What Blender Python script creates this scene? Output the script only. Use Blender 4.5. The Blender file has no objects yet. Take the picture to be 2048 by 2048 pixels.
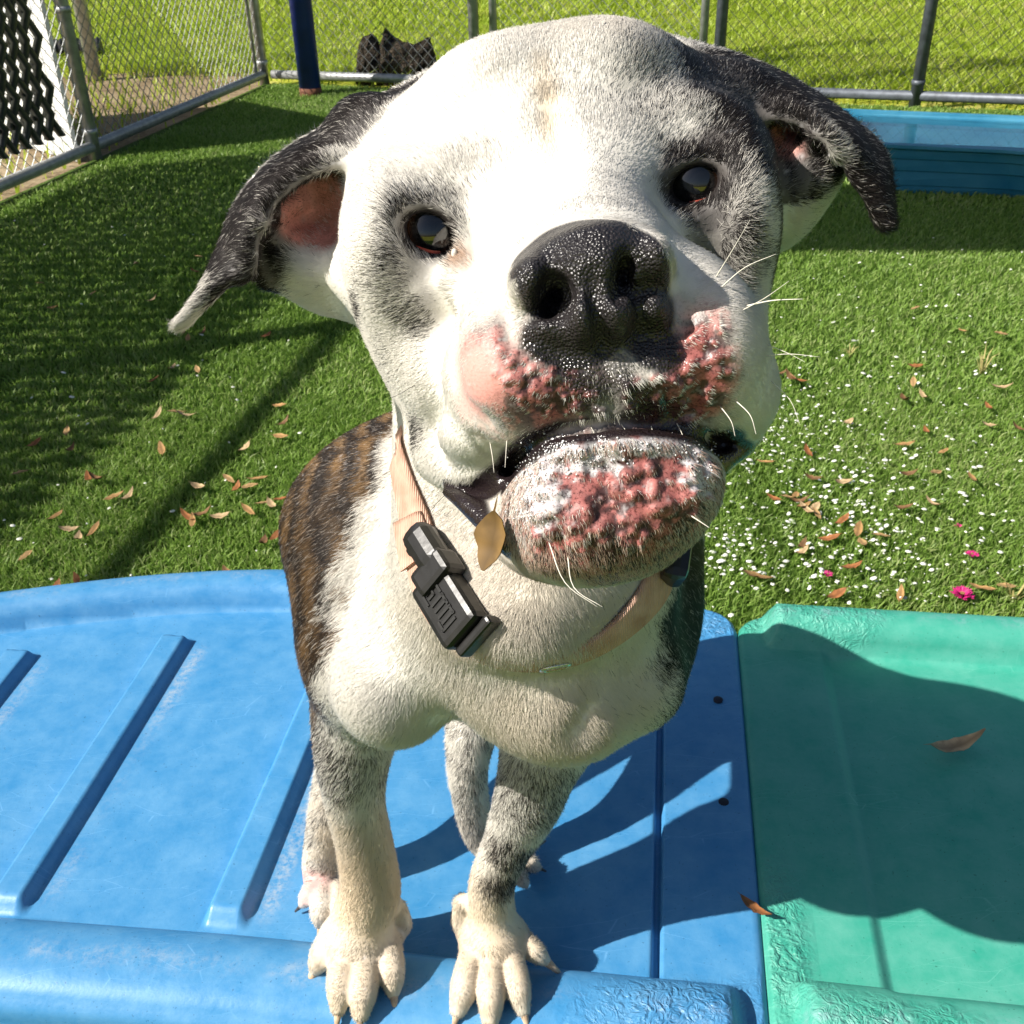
import bpy, bmesh, math, random
import numpy as np
from mathutils import Vector, Matrix

random.seed(7)
RNG = np.random.default_rng(11)
rad = math.radians
scene = bpy.context.scene
COL = scene.collection

# ------------------------------------------------------------------ camera
CAM_H = 1.10
PITCH, ROLL = rad(31.5), rad(1.5)
FPX = 2110.0                       # focal length in pixels of the 2048 px photograph
_R0 = np.array([1.0, 0, 0]); CF = np.array([0, math.cos(PITCH), -math.sin(PITCH)])
_U0 = np.array([0, math.sin(PITCH), math.cos(PITCH)])
CR = _R0 * math.cos(ROLL) - _U0 * math.sin(ROLL)
CU = _U0 * math.cos(ROLL) + _R0 * math.sin(ROLL)
CC = np.array([0.0, 0.0, CAM_H])

cam = bpy.data.cameras.new('camera')
cam_o = bpy.data.objects.new('camera', cam)
COL.objects.link(cam_o)
cam_o.matrix_world = Matrix(((CR[0], CU[0], -CF[0], CC[0]), (CR[1], CU[1], -CF[1], CC[1]),
                             (CR[2], CU[2], -CF[2], CC[2]), (0, 0, 0, 1)))
cam.sensor_width = 36.0
cam.lens = 36.0 * FPX / 2048.0
cam.clip_start, cam.clip_end = 0.02, 400.0
cam.dof.use_dof = True
cam.dof.focus_distance = 0.40
cam.dof.aperture_fstop = 64.0
scene.camera = cam_o

# ------------------------------------------------------------------ light
SUN_EL = rad(40.5)
SUN_DIR = np.array([0.93, 0.305, 0.0]); SUN_DIR /= np.linalg.norm(SUN_DIR)   # the way shadows fall on the ground
LIGHT = np.array([SUN_DIR[0] * math.cos(SUN_EL), SUN_DIR[1] * math.cos(SUN_EL), -math.sin(SUN_EL)])
world = bpy.data.worlds.new('World'); scene.world = world
world.use_nodes = True
wn = world.node_tree
sky = wn.nodes.new('ShaderNodeTexSky'); sky.sky_type = 'NISHITA'; sky.sun_disc = False
sky.sun_elevation = SUN_EL
sky.sun_rotation = math.atan2(-LIGHT[0], -LIGHT[1])
sky.air_density = 1.0; sky.dust_density = 2.0; sky.ozone_density = 1.2
bg = wn.nodes['Background']; bg.inputs['Strength'].default_value = 0.056
wn.links.new(sky.outputs[0], bg.inputs['Color'])
sun = bpy.data.lights.new('sun', 'SUN'); sun.energy = 4.8; sun.angle = rad(0.53); sun.color = (1.0, 0.945, 0.86)
sun_o = bpy.data.objects.new('sun', sun); COL.objects.link(sun_o)
sun_o.rotation_euler = Vector(LIGHT).to_track_quat('-Z', 'Y').to_euler()
sun_o.location = (-6, -3, 8)
vs = scene.view_settings
vs.view_transform = 'Standard'; vs.look = 'None'; vs.gamma = 1.0; vs.exposure = 0.70
vs.use_curve_mapping = False
scene.cycles_curves.shape = 'RIBBONS'
scene.cycles.max_bounces = 5
scene.cycles.diffuse_bounces = 3
scene.cycles.glossy_bounces = 3
scene.cycles.use_adaptive_sampling = True
scene.cycles.adaptive_threshold = 0.025
scene.cycles.transparent_max_bounces = 12

# ------------------------------------------------------------------ measuring helpers
def ray(px, py):
    return CR * (px - 1024) / FPX + CU * (1024 - py) / FPX + CF
def on_z(px, py, z):
    """point of the horizontal plane at height z seen at this place of the photograph"""
    d = ray(px, py); return CC + d * ((z - CAM_H) / d[2])
def at_depth(px, py, d):
    return CC + ray(px, py) * d
def K(x):
    return x * 2048.0 / 1932.0

# ------------------------------------------------------------------ object helpers
def put(name, data, parent=None, loc=None):
    o = bpy.data.objects.new(name, data)
    COL.objects.link(o)
    if parent is not None:
        o.parent = parent
    if loc is not None:
        o.location = loc
    return o
def mesh_obj(name, verts, faces, mat=None, parent=None, loc=None, smooth=False):
    me = bpy.data.meshes.new(name)
    me.from_pydata([tuple(map(float, v)) for v in verts], [], [tuple(map(int, f)) for f in faces])
    me.update()
    if mat: me.materials.append(mat)
    if smooth: me.polygons.foreach_set('use_smooth', [True] * len(me.polygons))
    return put(name, me, parent, loc)
def bm_obj(name, bm, mat=None, parent=None, loc=None, smooth=False):
    me = bpy.data.meshes.new(name)
    bmesh.ops.recalc_face_normals(bm, faces=bm.faces)
    bm.to_mesh(me); bm.free()
    if mat: me.materials.append(mat)
    if smooth: me.polygons.foreach_set('use_smooth', [True] * len(me.polygons))
    return put(name, me, parent, loc)
def tag(o, label=None, cat=None, group=None, kind=None):
    if label: o['label'] = label
    if cat: o['category'] = cat
    if group: o['group'] = group
    if kind: o['kind'] = kind
    return o
def thing(name, loc, label, cat, group=None):
    o = put(name, None, None, loc); o.empty_display_size = 0.05
    return tag(o, label, cat, group)
def tube(bm, pts, r, n=8, cap=True):
    """a round bar along a polyline; r is one radius or one for each point"""
    pts = [Vector(p) for p in pts]
    rs = r if hasattr(r, '__len__') else [r] * len(pts)
    rings = []
    prev = None
    for i, p in enumerate(pts):
        t = (pts[min(i + 1, len(pts) - 1)] - pts[max(i - 1, 0)]).normalized()
        if prev is None:
            a = t.orthogonal().normalized()
        else:
            a = (prev - t * prev.dot(t)).normalized()
        prev = a
        b = t.cross(a)
        rings.append([bm.verts.new(p + (a * math.cos(2 * math.pi * k / n) + b * math.sin(2 * math.pi * k / n)) * rs[i]) for k in range(n)])
    for q in range(len(rings) - 1):
        for k in range(n):
            bm.faces.new((rings[q][k], rings[q][(k + 1) % n], rings[q + 1][(k + 1) % n], rings[q + 1][k]))
    if cap:
        bm.faces.new(rings[0][::-1]); bm.faces.new(rings[-1])
def box(bm, c, size, rot=None, bevel=0.0):
    m = Matrix.Translation(Vector(c)) @ ((rot.to_4x4() if rot is not None else Matrix.Identity(4))) @ Matrix.Diagonal((size[0], size[1], size[2], 1))
    r = bmesh.ops.create_cube(bm, size=1.0, matrix=m)
    if bevel:
        es = set(e for v in r['verts'] for e in v.link_edges)
        bmesh.ops.bevel(bm, geom=list(es), offset=bevel, segments=2, affect='EDGES', profile=0.6)

# ------------------------------------------------------------------ material helpers
def new_mat(name):
    m = bpy.data.materials.new(name); m.use_nodes = True
    nt = m.node_tree
    return m, nt, nt.nodes['Principled BSDF'], nt.links
def nd(nt, t, **kw):
    n = nt.nodes.new(t)
    for k, v in kw.items():
        if hasattr(n, k): setattr(n, k, v)
        else: n.inputs[k].default_value = v
    return n
def ramp(nt, src, stops, interp='LINEAR'):
    r = nt.nodes.new('ShaderNodeValToRGB'); r.color_ramp.interpolation = interp
    el = r.color_ramp.elements
    while len(el) < len(stops): el.new(0.5)
    for e, (p, c) in zip(el, stops):
        e.position = p; e.color = (*c, 1) if len(c) == 3 else c
    nt.links.new(src, r.inputs[0])
    return r
def mixc(nt, fac, a, b, mode='MIX'):
    m = nt.nodes.new('ShaderNodeMix'); m.data_type = 'RGBA'; m.blend_type = mode
    def s(sock, v):
        if hasattr(v, 'is_linked') or hasattr(v, 'links'): nt.links.new(v, sock)
        elif isinstance(v, (int, float)): sock.default_value = v
        else: sock.default_value = (*v, 1)
    s(m.inputs[0], fac); s(m.inputs[6], a); s(m.inputs[7], b)
    return m.outputs[2]
def simple_mat(name, col, rough=0.5, var=0.15, scale=40.0, bump=0.0, metal=0.0, spec=0.5):
    m, nt, b, L = new_mat(name)
    tc = nd(nt, 'ShaderNodeTexCoord')
    n = nd(nt, 'ShaderNodeTexNoise', Scale=scale, Detail=6.0)
    L.new(tc.outputs['Object'], n.inputs['Vector'])
    lo = tuple(c * (1 - var) for c in col); hi = tuple(min(1, c * (1 + var)) for c in col)
    r = ramp(nt, n.outputs[0], [(0.3, lo), (0.7, hi)])
    L.new(r.outputs[0], b.inputs['Base Color'])
    b.inputs['Roughness'].default_value = rough; b.inputs['Metallic'].default_value = metal
    b.inputs['Specular IOR Level'].default_value = spec
    if bump:
        bp = nd(nt, 'ShaderNodeBump', Strength=bump, Distance=0.002)
        L.new(n.outputs[0], bp.inputs['Height']); L.new(bp.outputs[0], b.inputs['Normal'])
    return m
# ================================================================== GROUND
def fence_x(y):                                  # the line of the side fence
    return -2.014 + 0.2236 * (y - 4.274)
CORNER = np.array([fence_x(6.86), 6.86])
BACK0, BACK1 = CORNER, np.array([6.6, 4.11])     # the line of the rear fence
BDIR = (BACK1 - BACK0) / np.linalg.norm(BACK1 - BACK0)
BNRM = np.array([-BDIR[1], BDIR[0]])             # away from the yard

def ground_mat(name, cols, scale, rough=.95, bump=.6, dist=.02):
    m, nt, b, L = new_mat(name)
    ge = nd(nt, 'ShaderNodeNewGeometry')
    n1 = nd(nt, 'ShaderNodeTexNoise', Scale=scale, Detail=8.0, Roughness=.65); L.new(ge.outputs['Position'], n1.inputs['Vector'])
    n2 = nd(nt, 'ShaderNodeTexNoise', Scale=scale * 14, Detail=5.0); L.new(ge.outputs['Position'], n2.inputs['Vector'])
    ad = nd(nt, 'ShaderNodeMath', operation='ADD'); L.new(n1.outputs[0], ad.inputs[0])
    mm = nd(nt, 'ShaderNodeMath', operation='MULTIPLY'); mm.inputs[1].default_value = .55; L.new(n2.outputs[0], mm.inputs[0]); L.new(mm.outputs[0], ad.inputs[1])
    r = ramp(nt, ad.outputs[0], [(.55 + .12 * i, c) for i, c in enumerate(cols)])
    L.new(r.outputs[0], b.inputs['Base Color'])
    b.inputs['Roughness'].default_value = rough; b.inputs['Specular IOR Level'].default_value = .2
    bp = nd(nt, 'ShaderNodeBump', Strength=bump, Distance=dist); L.new(n2.outputs[0], bp.inputs['Height']); L.new(bp.outputs[0], b.inputs['Normal'])
    return m
mat_field = ground_mat('field_soil', [(.22, .25, .02), (.34, .38, .03), (.44, .46, .05), (.48, .45, .11)], 1.1)
mat_soil = ground_mat('dry_soil', [(.13, .09, .055), (.20, .145, .085), (.26, .20, .12), (.32, .25, .16)], 3.0)
mat_turfb = ground_mat('turf_backing', [(.04, .075, .012), (.06, .11, .016), (.075, .135, .02), (.09, .15, .025)], 9.0)

tag(mesh_obj('field', [(-160, -60, -.012), (160, -60, -.012), (160, 260, -.012), (-160, 260, -.012)], [(0, 1, 2, 3)], mat_field), kind='structure')
tag(mesh_obj('bare_soil', [(fence_x(-4) - 3.6, -4, -.006), (fence_x(-4), -4, -.006), (CORNER[0], CORNER[1], -.006), (CORNER[0] - .25, CORNER[1] + .7, -.006), (CORNER[0] - 1.3, CORNER[1] + .55, -.006), (CORNER[0] - 3.2, CORNER[1] - .2, -.006)],
    [(0, 1, 2, 3, 4, 5)], mat_soil), kind='structure')
tag(mesh_obj('turf', [(fence_x(-4), -4, 0), (6.6, -4, 0), (BACK1[0], BACK1[1], 0), (CORNER[0], CORNER[1], 0)], [(0, 1, 2, 3)], mat_turfb), kind='structure')

# ---- turf blades: uncountable, one object
def blades(name, regions, mat, label, hgt=(.013, .024), wid=.0016):
    pos, sc = [], []
    for inside, (x0, x1, y0, y1), dens, s in regions:
        n = int((x1 - x0) * (y1 - y0) * dens)
        p = np.stack([RNG.uniform(x0, x1, n), RNG.uniform(y0, y1, n)], 1)
        k = inside(p)
        pos.append(p[k]); sc.append(np.full(k.sum(), s))
    p = np.concatenate(pos); s = np.concatenate(sc); n = len(p)
    th = RNG.uniform(0, 6.283, n); lean = RNG.normal(0, .45, (n, 2)) + np.array([.10, -.12])
    patchy = fbm2(np.hstack([p, np.zeros((n, 1))]), 2.2, 5)
    h = RNG.uniform(hgt[0], hgt[1], n) * (.8 + .5 * patchy) * (.9 + .1 * s)
    w = wid * s * RNG.uniform(.75, 1.3, n)
    side = np.stack([np.cos(th), np.sin(th), np.zeros(n)], 1) * w[:, None]
    base = np.hstack([p, np.full((n, 1), -.001)])
    up = np.array([0, 0, 1.0])
    ln = np.hstack([lean, np.zeros((n, 1))])
    mid = base + up * (h * .55)[:, None] + ln * (h * .28)[:, None]
    tip = base + up * (h * .92)[:, None] + ln * (h * .95)[:, None]
    V = np.stack([base - side, base + side, mid + side * .8, mid - side * .8, tip], 1).reshape(-1, 3)
    i0 = np.arange(n) * 5
    me = bpy.data.meshes.new(name)
    me.vertices.add(len(V)); me.vertices.foreach_set('co', V.astype(np.float32).ravel())
    loops = np.stack([i0, i0 + 1, i0 + 2, i0 + 3, i0 + 3, i0 + 2, i0 + 4], 1).astype(np.int32)
    me.loops.add(loops.size); me.loops.foreach_set('vertex_index', loops.ravel())
    st = np.stack([np.arange(n) * 7, np.arange(n) * 7 + 4], 1).astype(np.int32).ravel()
    me.polygons.add(2 * n); me.polygons.foreach_set('loop_start', st)
    me.update(calc_edges=False)
    a = me.attributes.new('blade', 'FLOAT', 'POINT')
    a.data.foreach_set('value', np.repeat(RNG.random(n), 5).astype(np.float32))
    me.materials.append(mat)
    o = put(name, me); tag(o, label, 'grass', kind='stuff')
    print(name, n)
    return o
def fbm2(P, scale, seed=0):
    def hh(i, j, s):
        h = (i.astype(np.int64) * 374761393 + j.astype(np.int64) * 668265263 + s * 974634221) & 0xffffffff
        h = ((h ^ (h >> 13)) * 1274126177) & 0xffffffff
        return ((h ^ (h >> 16)) & 0xffff) / 65535.0
    out = 0; amp = 0
    for o in range(3):
        Q = P[:, :2] * scale * 2 ** o; I = np.floor(Q).astype(np.int64); f = Q - I; f = f * f * (3 - 2 * f)
        v = (hh(I[:, 0], I[:, 1], seed + o) * (1 - f[:, 0]) + hh(I[:, 0] + 1, I[:, 1], seed + o) * f[:, 0]) * (1 - f[:, 1]) + \
            (hh(I[:, 0], I[:, 1] + 1, seed + o) * (1 - f[:, 0]) + hh(I[:, 0] + 1, I[:, 1] + 1, seed + o) * f[:, 0]) * f[:, 1]
        out = out + v * .5 ** o; amp += .5 ** o
    return out / amp
def blade_mat(name, cols, rough=.45):
    m, nt, b, L = new_mat(name)
    a = nd(nt, 'ShaderNodeAttribute', attribute_name='blade')
    ge = nd(nt, 'ShaderNodeNewGeometry')
    n1 = nd(nt, 'ShaderNodeTexNoise', Scale=1.6, Detail=5.0); L.new(ge.outputs['Position'], n1.inputs['Vector'])
    ad = nd(nt, 'ShaderNodeMath', operation='MULTIPLY_ADD'); ad.inputs[1].default_value = .55; L.new(a.outputs['Fac'], ad.inputs[0])
    mm = nd(nt, 'ShaderNodeMath', operation='MULTIPLY'); mm.inputs[1].default_value = .6; L.new(n1.outputs[0], mm.inputs[0]); L.new(mm.outputs[0], ad.inputs[2])
    r = ramp(nt, ad.outputs[0], cols); L.new(r.outputs[0], b.inputs['Base Color'])
    b.inputs['Roughness'].default_value = rough; b.inputs['Specular IOR Level'].default_value = .35
    b.inputs['Transmission Weight'].default_value = 0.0
    tr = nd(nt, 'ShaderNodeBsdfTranslucent'); L.new(r.outputs[0], tr.inputs['Color'])
    mx = nt.nodes.new('ShaderNodeMixShader'); mx.inputs[0].default_value = .42
    out = nt.nodes['Material Output']
    L.new(b.outputs[0], mx.inputs[1]); L.new(tr.outputs[0], mx.inputs[2]); L.new(mx.outputs[0], out.inputs[0])
    return m
mat_blade = blade_mat('turf_blade', [(.25, (.14, .25, .040)), (.5, (.225, .37, .065)), (.72, (.30, .445, .10)), (.9, (.42, .49, .20))])
mat_wild = blade_mat('field_blade', [(.25, (.27, .38, .03)), (.5, (.36, .48, .045)), (.75, (.46, .55, .07)), (.92, (.52, .50, .18))])
def in_yard(p): return (p[:, 0] > fence_x(p[:, 1]) + .07) & ((p - BACK0) @ BNRM < -.03)
def seen(p):
    d = p[:, 1]; return (p[:, 0] > -.62 * d - .35) & (p[:, 0] < .62 * d + .45)
blades('turf_grass', [(lambda p: in_yard(p) & seen(p), (-1.6, 2.0, 1.0, 2.3), 52000, 1.0),
                      (lambda p: in_yard(p) & seen(p), (-2.4, 2.6, 2.3, 3.8), 24000, 1.45),
                      (lambda p: in_yard(p) & seen(p), (-2.4, 4.0, 3.8, 7.0), 11000, 2.1)], mat_blade, 'short green artificial turf covering the fenced yard')
def outside(p): return seen(p) & ~((p[:, 0] > fence_x(p[:, 1])) & ((p - BACK0) @ BNRM < .0))
def thin_edge(p):
    d1 = (p - BACK0) @ BNRM; d2 = fence_x(p[:, 1]) - p[:, 0]
    soil = (d2 > -.1) & (p[:, 1] < 7.2) & (d2 < 3.0)
    k = np.where(soil, .05, np.clip((d1 - .02) / .45, .12, 1))
    return outside(p) & (RNG.random(len(p)) < k)
blades('field_grass', [(thin_edge, (-4.8, 5.5, 4.2, 9.0), 3600, 3.2), (thin_edge, (-7.5, 8.0, 9.0, 14.0), 1300, 5.0)],
       mat_wild, 'sunlit yellow green field grass beyond the rear fence', hgt=(.03, .075), wid=.0018)

# ================================================================== FENCES
mat_galv = simple_mat('galvanised_pipe', (.42, .43, .43), .42, .25, 30, .2, .55)
mat_dark_pipe = simple_mat('dark_pipe', (.11, .125, .15), .5, .3, 30, .2, .35)  # darker, bluer pipe for the fence run behind the pool
mat_wire = simple_mat('fence_wire', (.30, .31, .31), .45, .2, 60, 0, .6)
mat_wire_dark = simple_mat('dark_wire', (.055, .06, .06), .5, .2, 60, 0, .2)  # darker wire for that same run
def link_wires(p0, p1, z0, z1, cell=.062, r=.0016, mat=None, flat=1.0, wob=0.0):
    """woven wire: upright zigzag strands whose bends touch"""
    p0, p1 = np.asarray(p0, float), np.asarray(p1, float)
    Lf = np.linalg.norm(p1 - p0); t = (p1 - p0) / Lf; nrm = np.array([-t[1], t[0]])
    k = int(Lf / (cell * .5)); m = int((z1 - z0) / (cell * .5 * flat))
    V, Fc = [], []
    zz = np.linspace(z0, z1, m + 1)
    off = np.array([(-1, -1), (1, -1), (1, 1), (-1, 1)]) * r
    for i in range(0, k):
        s = (i + .5) * cell * .5 + np.where((np.arange(m + 1) + i) % 2 == 0, -1, 1) * cell * .25
        if wob: s = s + np.random.default_rng(i).normal(0, wob, m + 1)
        dn = np.where(np.arange(m + 1) % 2 == 0, -1, 1) * r * .9 * (1 if i % 2 else -1)
        c = np.stack([p0[0] + t[0] * s + nrm[0] * dn, p0[1] + t[1] * s + nrm[1] * dn, zz], 1)
        b0 = len(V)
        for q in c:
            for a, d in off: V.append((q[0] + t[0] * a + nrm[0] * d, q[1] + t[1] * a + nrm[1] * d, q[2]))
        for j in range(m):
            for e in range(4):
                Fc.append((b0 + j * 4 + e, b0 + j * 4 + (e + 1) % 4, b0 + j * 4 + 4 + (e + 1) % 4, b0 + j * 4 + 4 + e))
    return V, Fc
def rel(P, o): return [tuple(np.asarray(p) - np.asarray(o)) for p in P]
def pipe(name, a, b, r, mat, parent, n=12):
    o = np.array(parent.location); bm = bmesh.new(); tube(bm, [np.asarray(a) - o, np.asarray(b) - o], r, n)
    return bm_obj(name, bm, mat, parent, None, True)
def fence(label, p0, p1, posts, mat, wire, top=1.83, rail_r=.026, name='chain_link_fence', post_r=.030, cat='fence', bottom=.055, bottom_mat=None):
    base = np.array([*(.5 * (np.asarray(p0) + np.asarray(p1))), 0.0])
    f = thing(name, base, label, cat, 'chain link fence runs round the yard')
    for q in posts:
        pr = q[2] if len(q) > 2 else post_r
        pipe('post', (q[0], q[1], -.05), (q[0], q[1], top + .04), pr, mat, f)
        for z in (.12, .62, 1.2):
            bm = bmesh.new(); tube(bm, [np.array([q[0], q[1], z - .012]) - base, np.array([q[0], q[1], z + .012]) - base], pr + .004, 12)
            bm_obj('tie_band', bm, mat, f, None, True)
    pipe('bottom_rail', (*p0, bottom), (*p1, bottom), .025, bottom_mat or mat, f)
    pipe('top_rail', (*p0, top), (*p1, top), rail_r, mat, f)
    V, Fc = link_wires(p0, p1, .04, top, mat=wire)
    w = mesh_obj('wire_mesh', rel(V, base), Fc, wire, f); w['kind'] = 'stuff'
    return f
def back_at(px, py):
    """where the line of sight meets the upright plane of the rear fence"""
    r = ray(K(px), K(py)); t = ((BACK0 - CC[:2]) @ BNRM) / (r[:2] @ BNRM)
    return (CC + r * t)[:2]
yb = -1.2
side_posts = [(fence_x(2.15), 2.15, .048), (fence_x(4.975), 4.975)]
fence('galvanised chain link fence along the side of the yard with black netting on it', (fence_x(yb), yb), tuple(CORNER), side_posts + [tuple(CORNER + BDIR * .0)], mat_galv, mat_wire)
g0, g1 = back_at(893, 40), back_at(930, 40)
g2, g3 = back_at(1328, 60), back_at(1360, 60)
r1 = back_at(1742, 100)
fence('galvanised chain link fence behind the blue post', tuple(CORNER + BDIR * .06), tuple(g0), [tuple(g0)], mat_galv, mat_wire)
gate = fence('closed chain link gate hidden mostly behind the dog head', tuple(g1), tuple(g2), [tuple(g1), tuple(g2)], mat_galv, mat_wire, name='chain_link_gate', post_r=.022, cat='gate')
del gate['group']
fence('dark chain link fence behind the paddling pool', tuple(g3), tuple(BACK1), [tuple(g3), tuple(r1), tuple(r1 + BDIR * 2.4), tuple(r1 + BDIR * 4.6)], mat_dark_pipe, mat_wire_dark)
# tension bar beside the corner post
cb = CORNER - np.array([.2236, 1]) * .10
o = thing('tension_bar', (cb[0], cb[1], 0), 'thin upright bar beside the corner post of the side fence', 'bar')
pipe('bar', (cb[0], cb[1], .03), (cb[0], cb[1], 1.8), .011, mat_galv, o)
o.children[0].name = 'rod'

# black netting tied to the side fence, white board behind it
mat_net = simple_mat('black_netting', (.016, .019, .018), .42, .3, 50)
n0, n1 = (fence_x(.4) + .035, .4), (fence_x(4.70) + .035, 4.70)
V, Fc = link_wires(n0, n1, .16, 1.52, cell=.080, r=.0125, flat=2.3, wob=.004)
base = np.array([n1[0], n1[1], 0])
net = tag(mesh_obj('plastic_netting', rel(V, base), Fc, mat_net, None, base, True), 'black plastic netting with long oval holes hung on the side fence', 'netting')
mat_whiteb = simple_mat('white_board', (.78, .79, .78), .5, .08, 12, .1)
bA = np.array([fence_x(4.93) - .05, 4.93, 0]); bT = np.array([-.72, .69, 0.0])
bd = thing('white_board', tuple(bA), 'white planked board standing behind the black netting', 'board')
for i in range(12):
    bm = bmesh.new()
    box(bm, bT * (.105 * i + .05) + np.array([0, 0, .62]), (.097, .022, 1.24), Matrix.Rotation(math.atan2(bT[1], bT[0]), 3, 'Z'), .004)
    bm_obj('plank', bm, mat_whiteb, bd)

# blue painted post
mat_bluep = simple_mat('blue_paint', (.012, .035, .24), .38, .25, 9, .15)
mat_rust = simple_mat('rust', (.16, .06, .03), .8, .4, 60, .4)
bpz = on_z(K(587), K(180), 0)
bp = thing('blue_post', tuple(bpz), 'thick dark blue painted steel post by the rear fence', 'post')
bm = bmesh.new(); tube(bm, [(0, 0, .03), (0, 0, 3.4)], .062, 28); bm_obj('shaft', bm, mat_bluep, bp, None, True)
bm = bmesh.new(); tube(bm, [(0, 0, -.02), (0, 0, .045)], .0635, 28); bm_obj('rusty_foot', bm, mat_rust, bp, None, True)

# unseen sail added high above, shaped so its shadow falls before the paddling pool
Lh = 2.9 / math.tan(SUN_EL)
sh = np.array([SUN_DIR[0] * Lh, SUN_DIR[1] * Lh])
quad = [np.array(q) - sh for q in ((.55, 3.385), (3.4, 3.15), (3.4, 4.02), (.55, 4.22))]
sc_ = np.mean(quad, 0)
mat_sail = simple_mat('sail_cloth', (.05, .10, .22), .8, .1, 20)
sail = thing('added_shade_sail', (sc_[0], sc_[1], 2.9), 'dark blue sail added unseen above the yard to cast the shade before the pool', 'shade sail')
V = []; Fc = []
for z in (.0, .006):
    for i in range(9):
        for j in range(5):
            s, t = i / 8, j / 4
            p = (quad[0] * (1 - s) + quad[1] * s) * (1 - t) + (quad[3] * (1 - s) + quad[2] * s) * t
            V.append((p[0] - sc_[0], p[1] - sc_[1], z - .10 * math.sin(math.pi * s) * math.sin(math.pi * t)))
for q in (0, 45):
    for i in range(8):
        for j in range(4): Fc.append((q + i * 5 + j, q + i * 5 + 5 + j, q + i * 5 + 6 + j, q + i * 5 + j + 1))
mesh_obj('cloth', V, Fc, mat_sail, sail, None, True)
for q, e in zip(quad, ((-3.2, -.3, 3.3), (.9, .4, 3.3), (.6, 5.2, 3.4), (bpz[0], bpz[1], 3.38))):
    bm = bmesh.new(); tube(bm, [(q[0] - sc_[0], q[1] - sc_[1], 0), (e[0] - sc_[0], e[1] - sc_[1], e[2] - 2.9)], .004, 6); bm_obj('cable', bm, mat_galv, sail)

# ---- things beyond the fence
mat_blackp = simple_mat('black_pipe', (.018, .018, .02), .5, .3, 30)
a = on_z(K(88), K(118), .0); b_ = on_z(K(196), K(113), .0)
dr = thing('drain_pipe', tuple(.5 * (a + b_)), 'black corrugated pipe lying outside the side fence', 'pipe')
bm = bmesh.new(); c = .5 * (a + b_)
N_ = 44; pts = [a - c + (b_ - a) * (i / N_) + np.array([0, 0, .075]) for i in range(N_ + 1)]
tube(bm, pts, [.075 if (i // 2) % 2 else .064 for i in range(N_ + 1)], 18); bm_obj('corrugated_shell', bm, mat_blackp, dr)
p = on_z(K(181), K(150), 0)
fp = thing('pipe_post', tuple(p), 'pale grey steel post standing outside the side fence', 'post')
bm = bmesh.new(); tube(bm, [(0, 0, -.03), (0, 0, 1.7)], .042, 16); bm_obj('shaft', bm, mat_galv, fp, None, True)
bm = bmesh.new(); tube(bm, [(0, 0, 1.7), (0, 0, 1.73), (0, 0, 1.75)], [.046, .044, .02], 16); bm_obj('cap', bm, mat_galv, fp, None, True)
# tree stump
mat_bark = ground_mat('stump_bark', [(.012, .010, .008), (.03, .024, .018), (.07, .055, .04), (.14, .11, .08)], 9.0, .95, 1.0, .03)
p = on_z(K(752), K(150), 0)
st = thing('tree_stump', tuple(p), 'dark broken tree stump lying behind the rear fence', 'stump')
bm = bmesh.new(); rg = random.Random(4)
prof = [(-.23, .16), (-.20, .24), (-.15, .27), (-.09, .19), (-.06, .29), (-.02, .24), (.05, .215), (.12, .20), (.17, .23), (.21, .235), (.22, .13)]
cols_ = []
for (x, h) in prof:
    cols_.append([bm.verts.new((x + rg.uniform(-.012, .012), y + rg.uniform(-.02, .02), z)) for y, z in ((-.13, -.02), (-.15, h * .45), (-.10, h * .8), (-.02, h), (.08, h * .9), (.13, h * .5), (.12, -.02))])
for A, B in zip(cols_[:-1], cols_[1:]):
    for i in range(6): bm.faces.new((A[i], B[i], B[i + 1], A[i + 1]))
bm.faces.new(cols_[0]); bm.faces.new(cols_[-1][::-1])
bmesh.ops.subdivide_edges(bm, edges=bm.edges[:], cuts=2, use_grid_fill=True)
for v in bm.verts: v.co += Vector((rg.uniform(-1, 1), rg.uniform(-1, 1), rg.uniform(-.6, .6))) * .011
bm_obj('trunk', bm, mat_bark, st)

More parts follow.
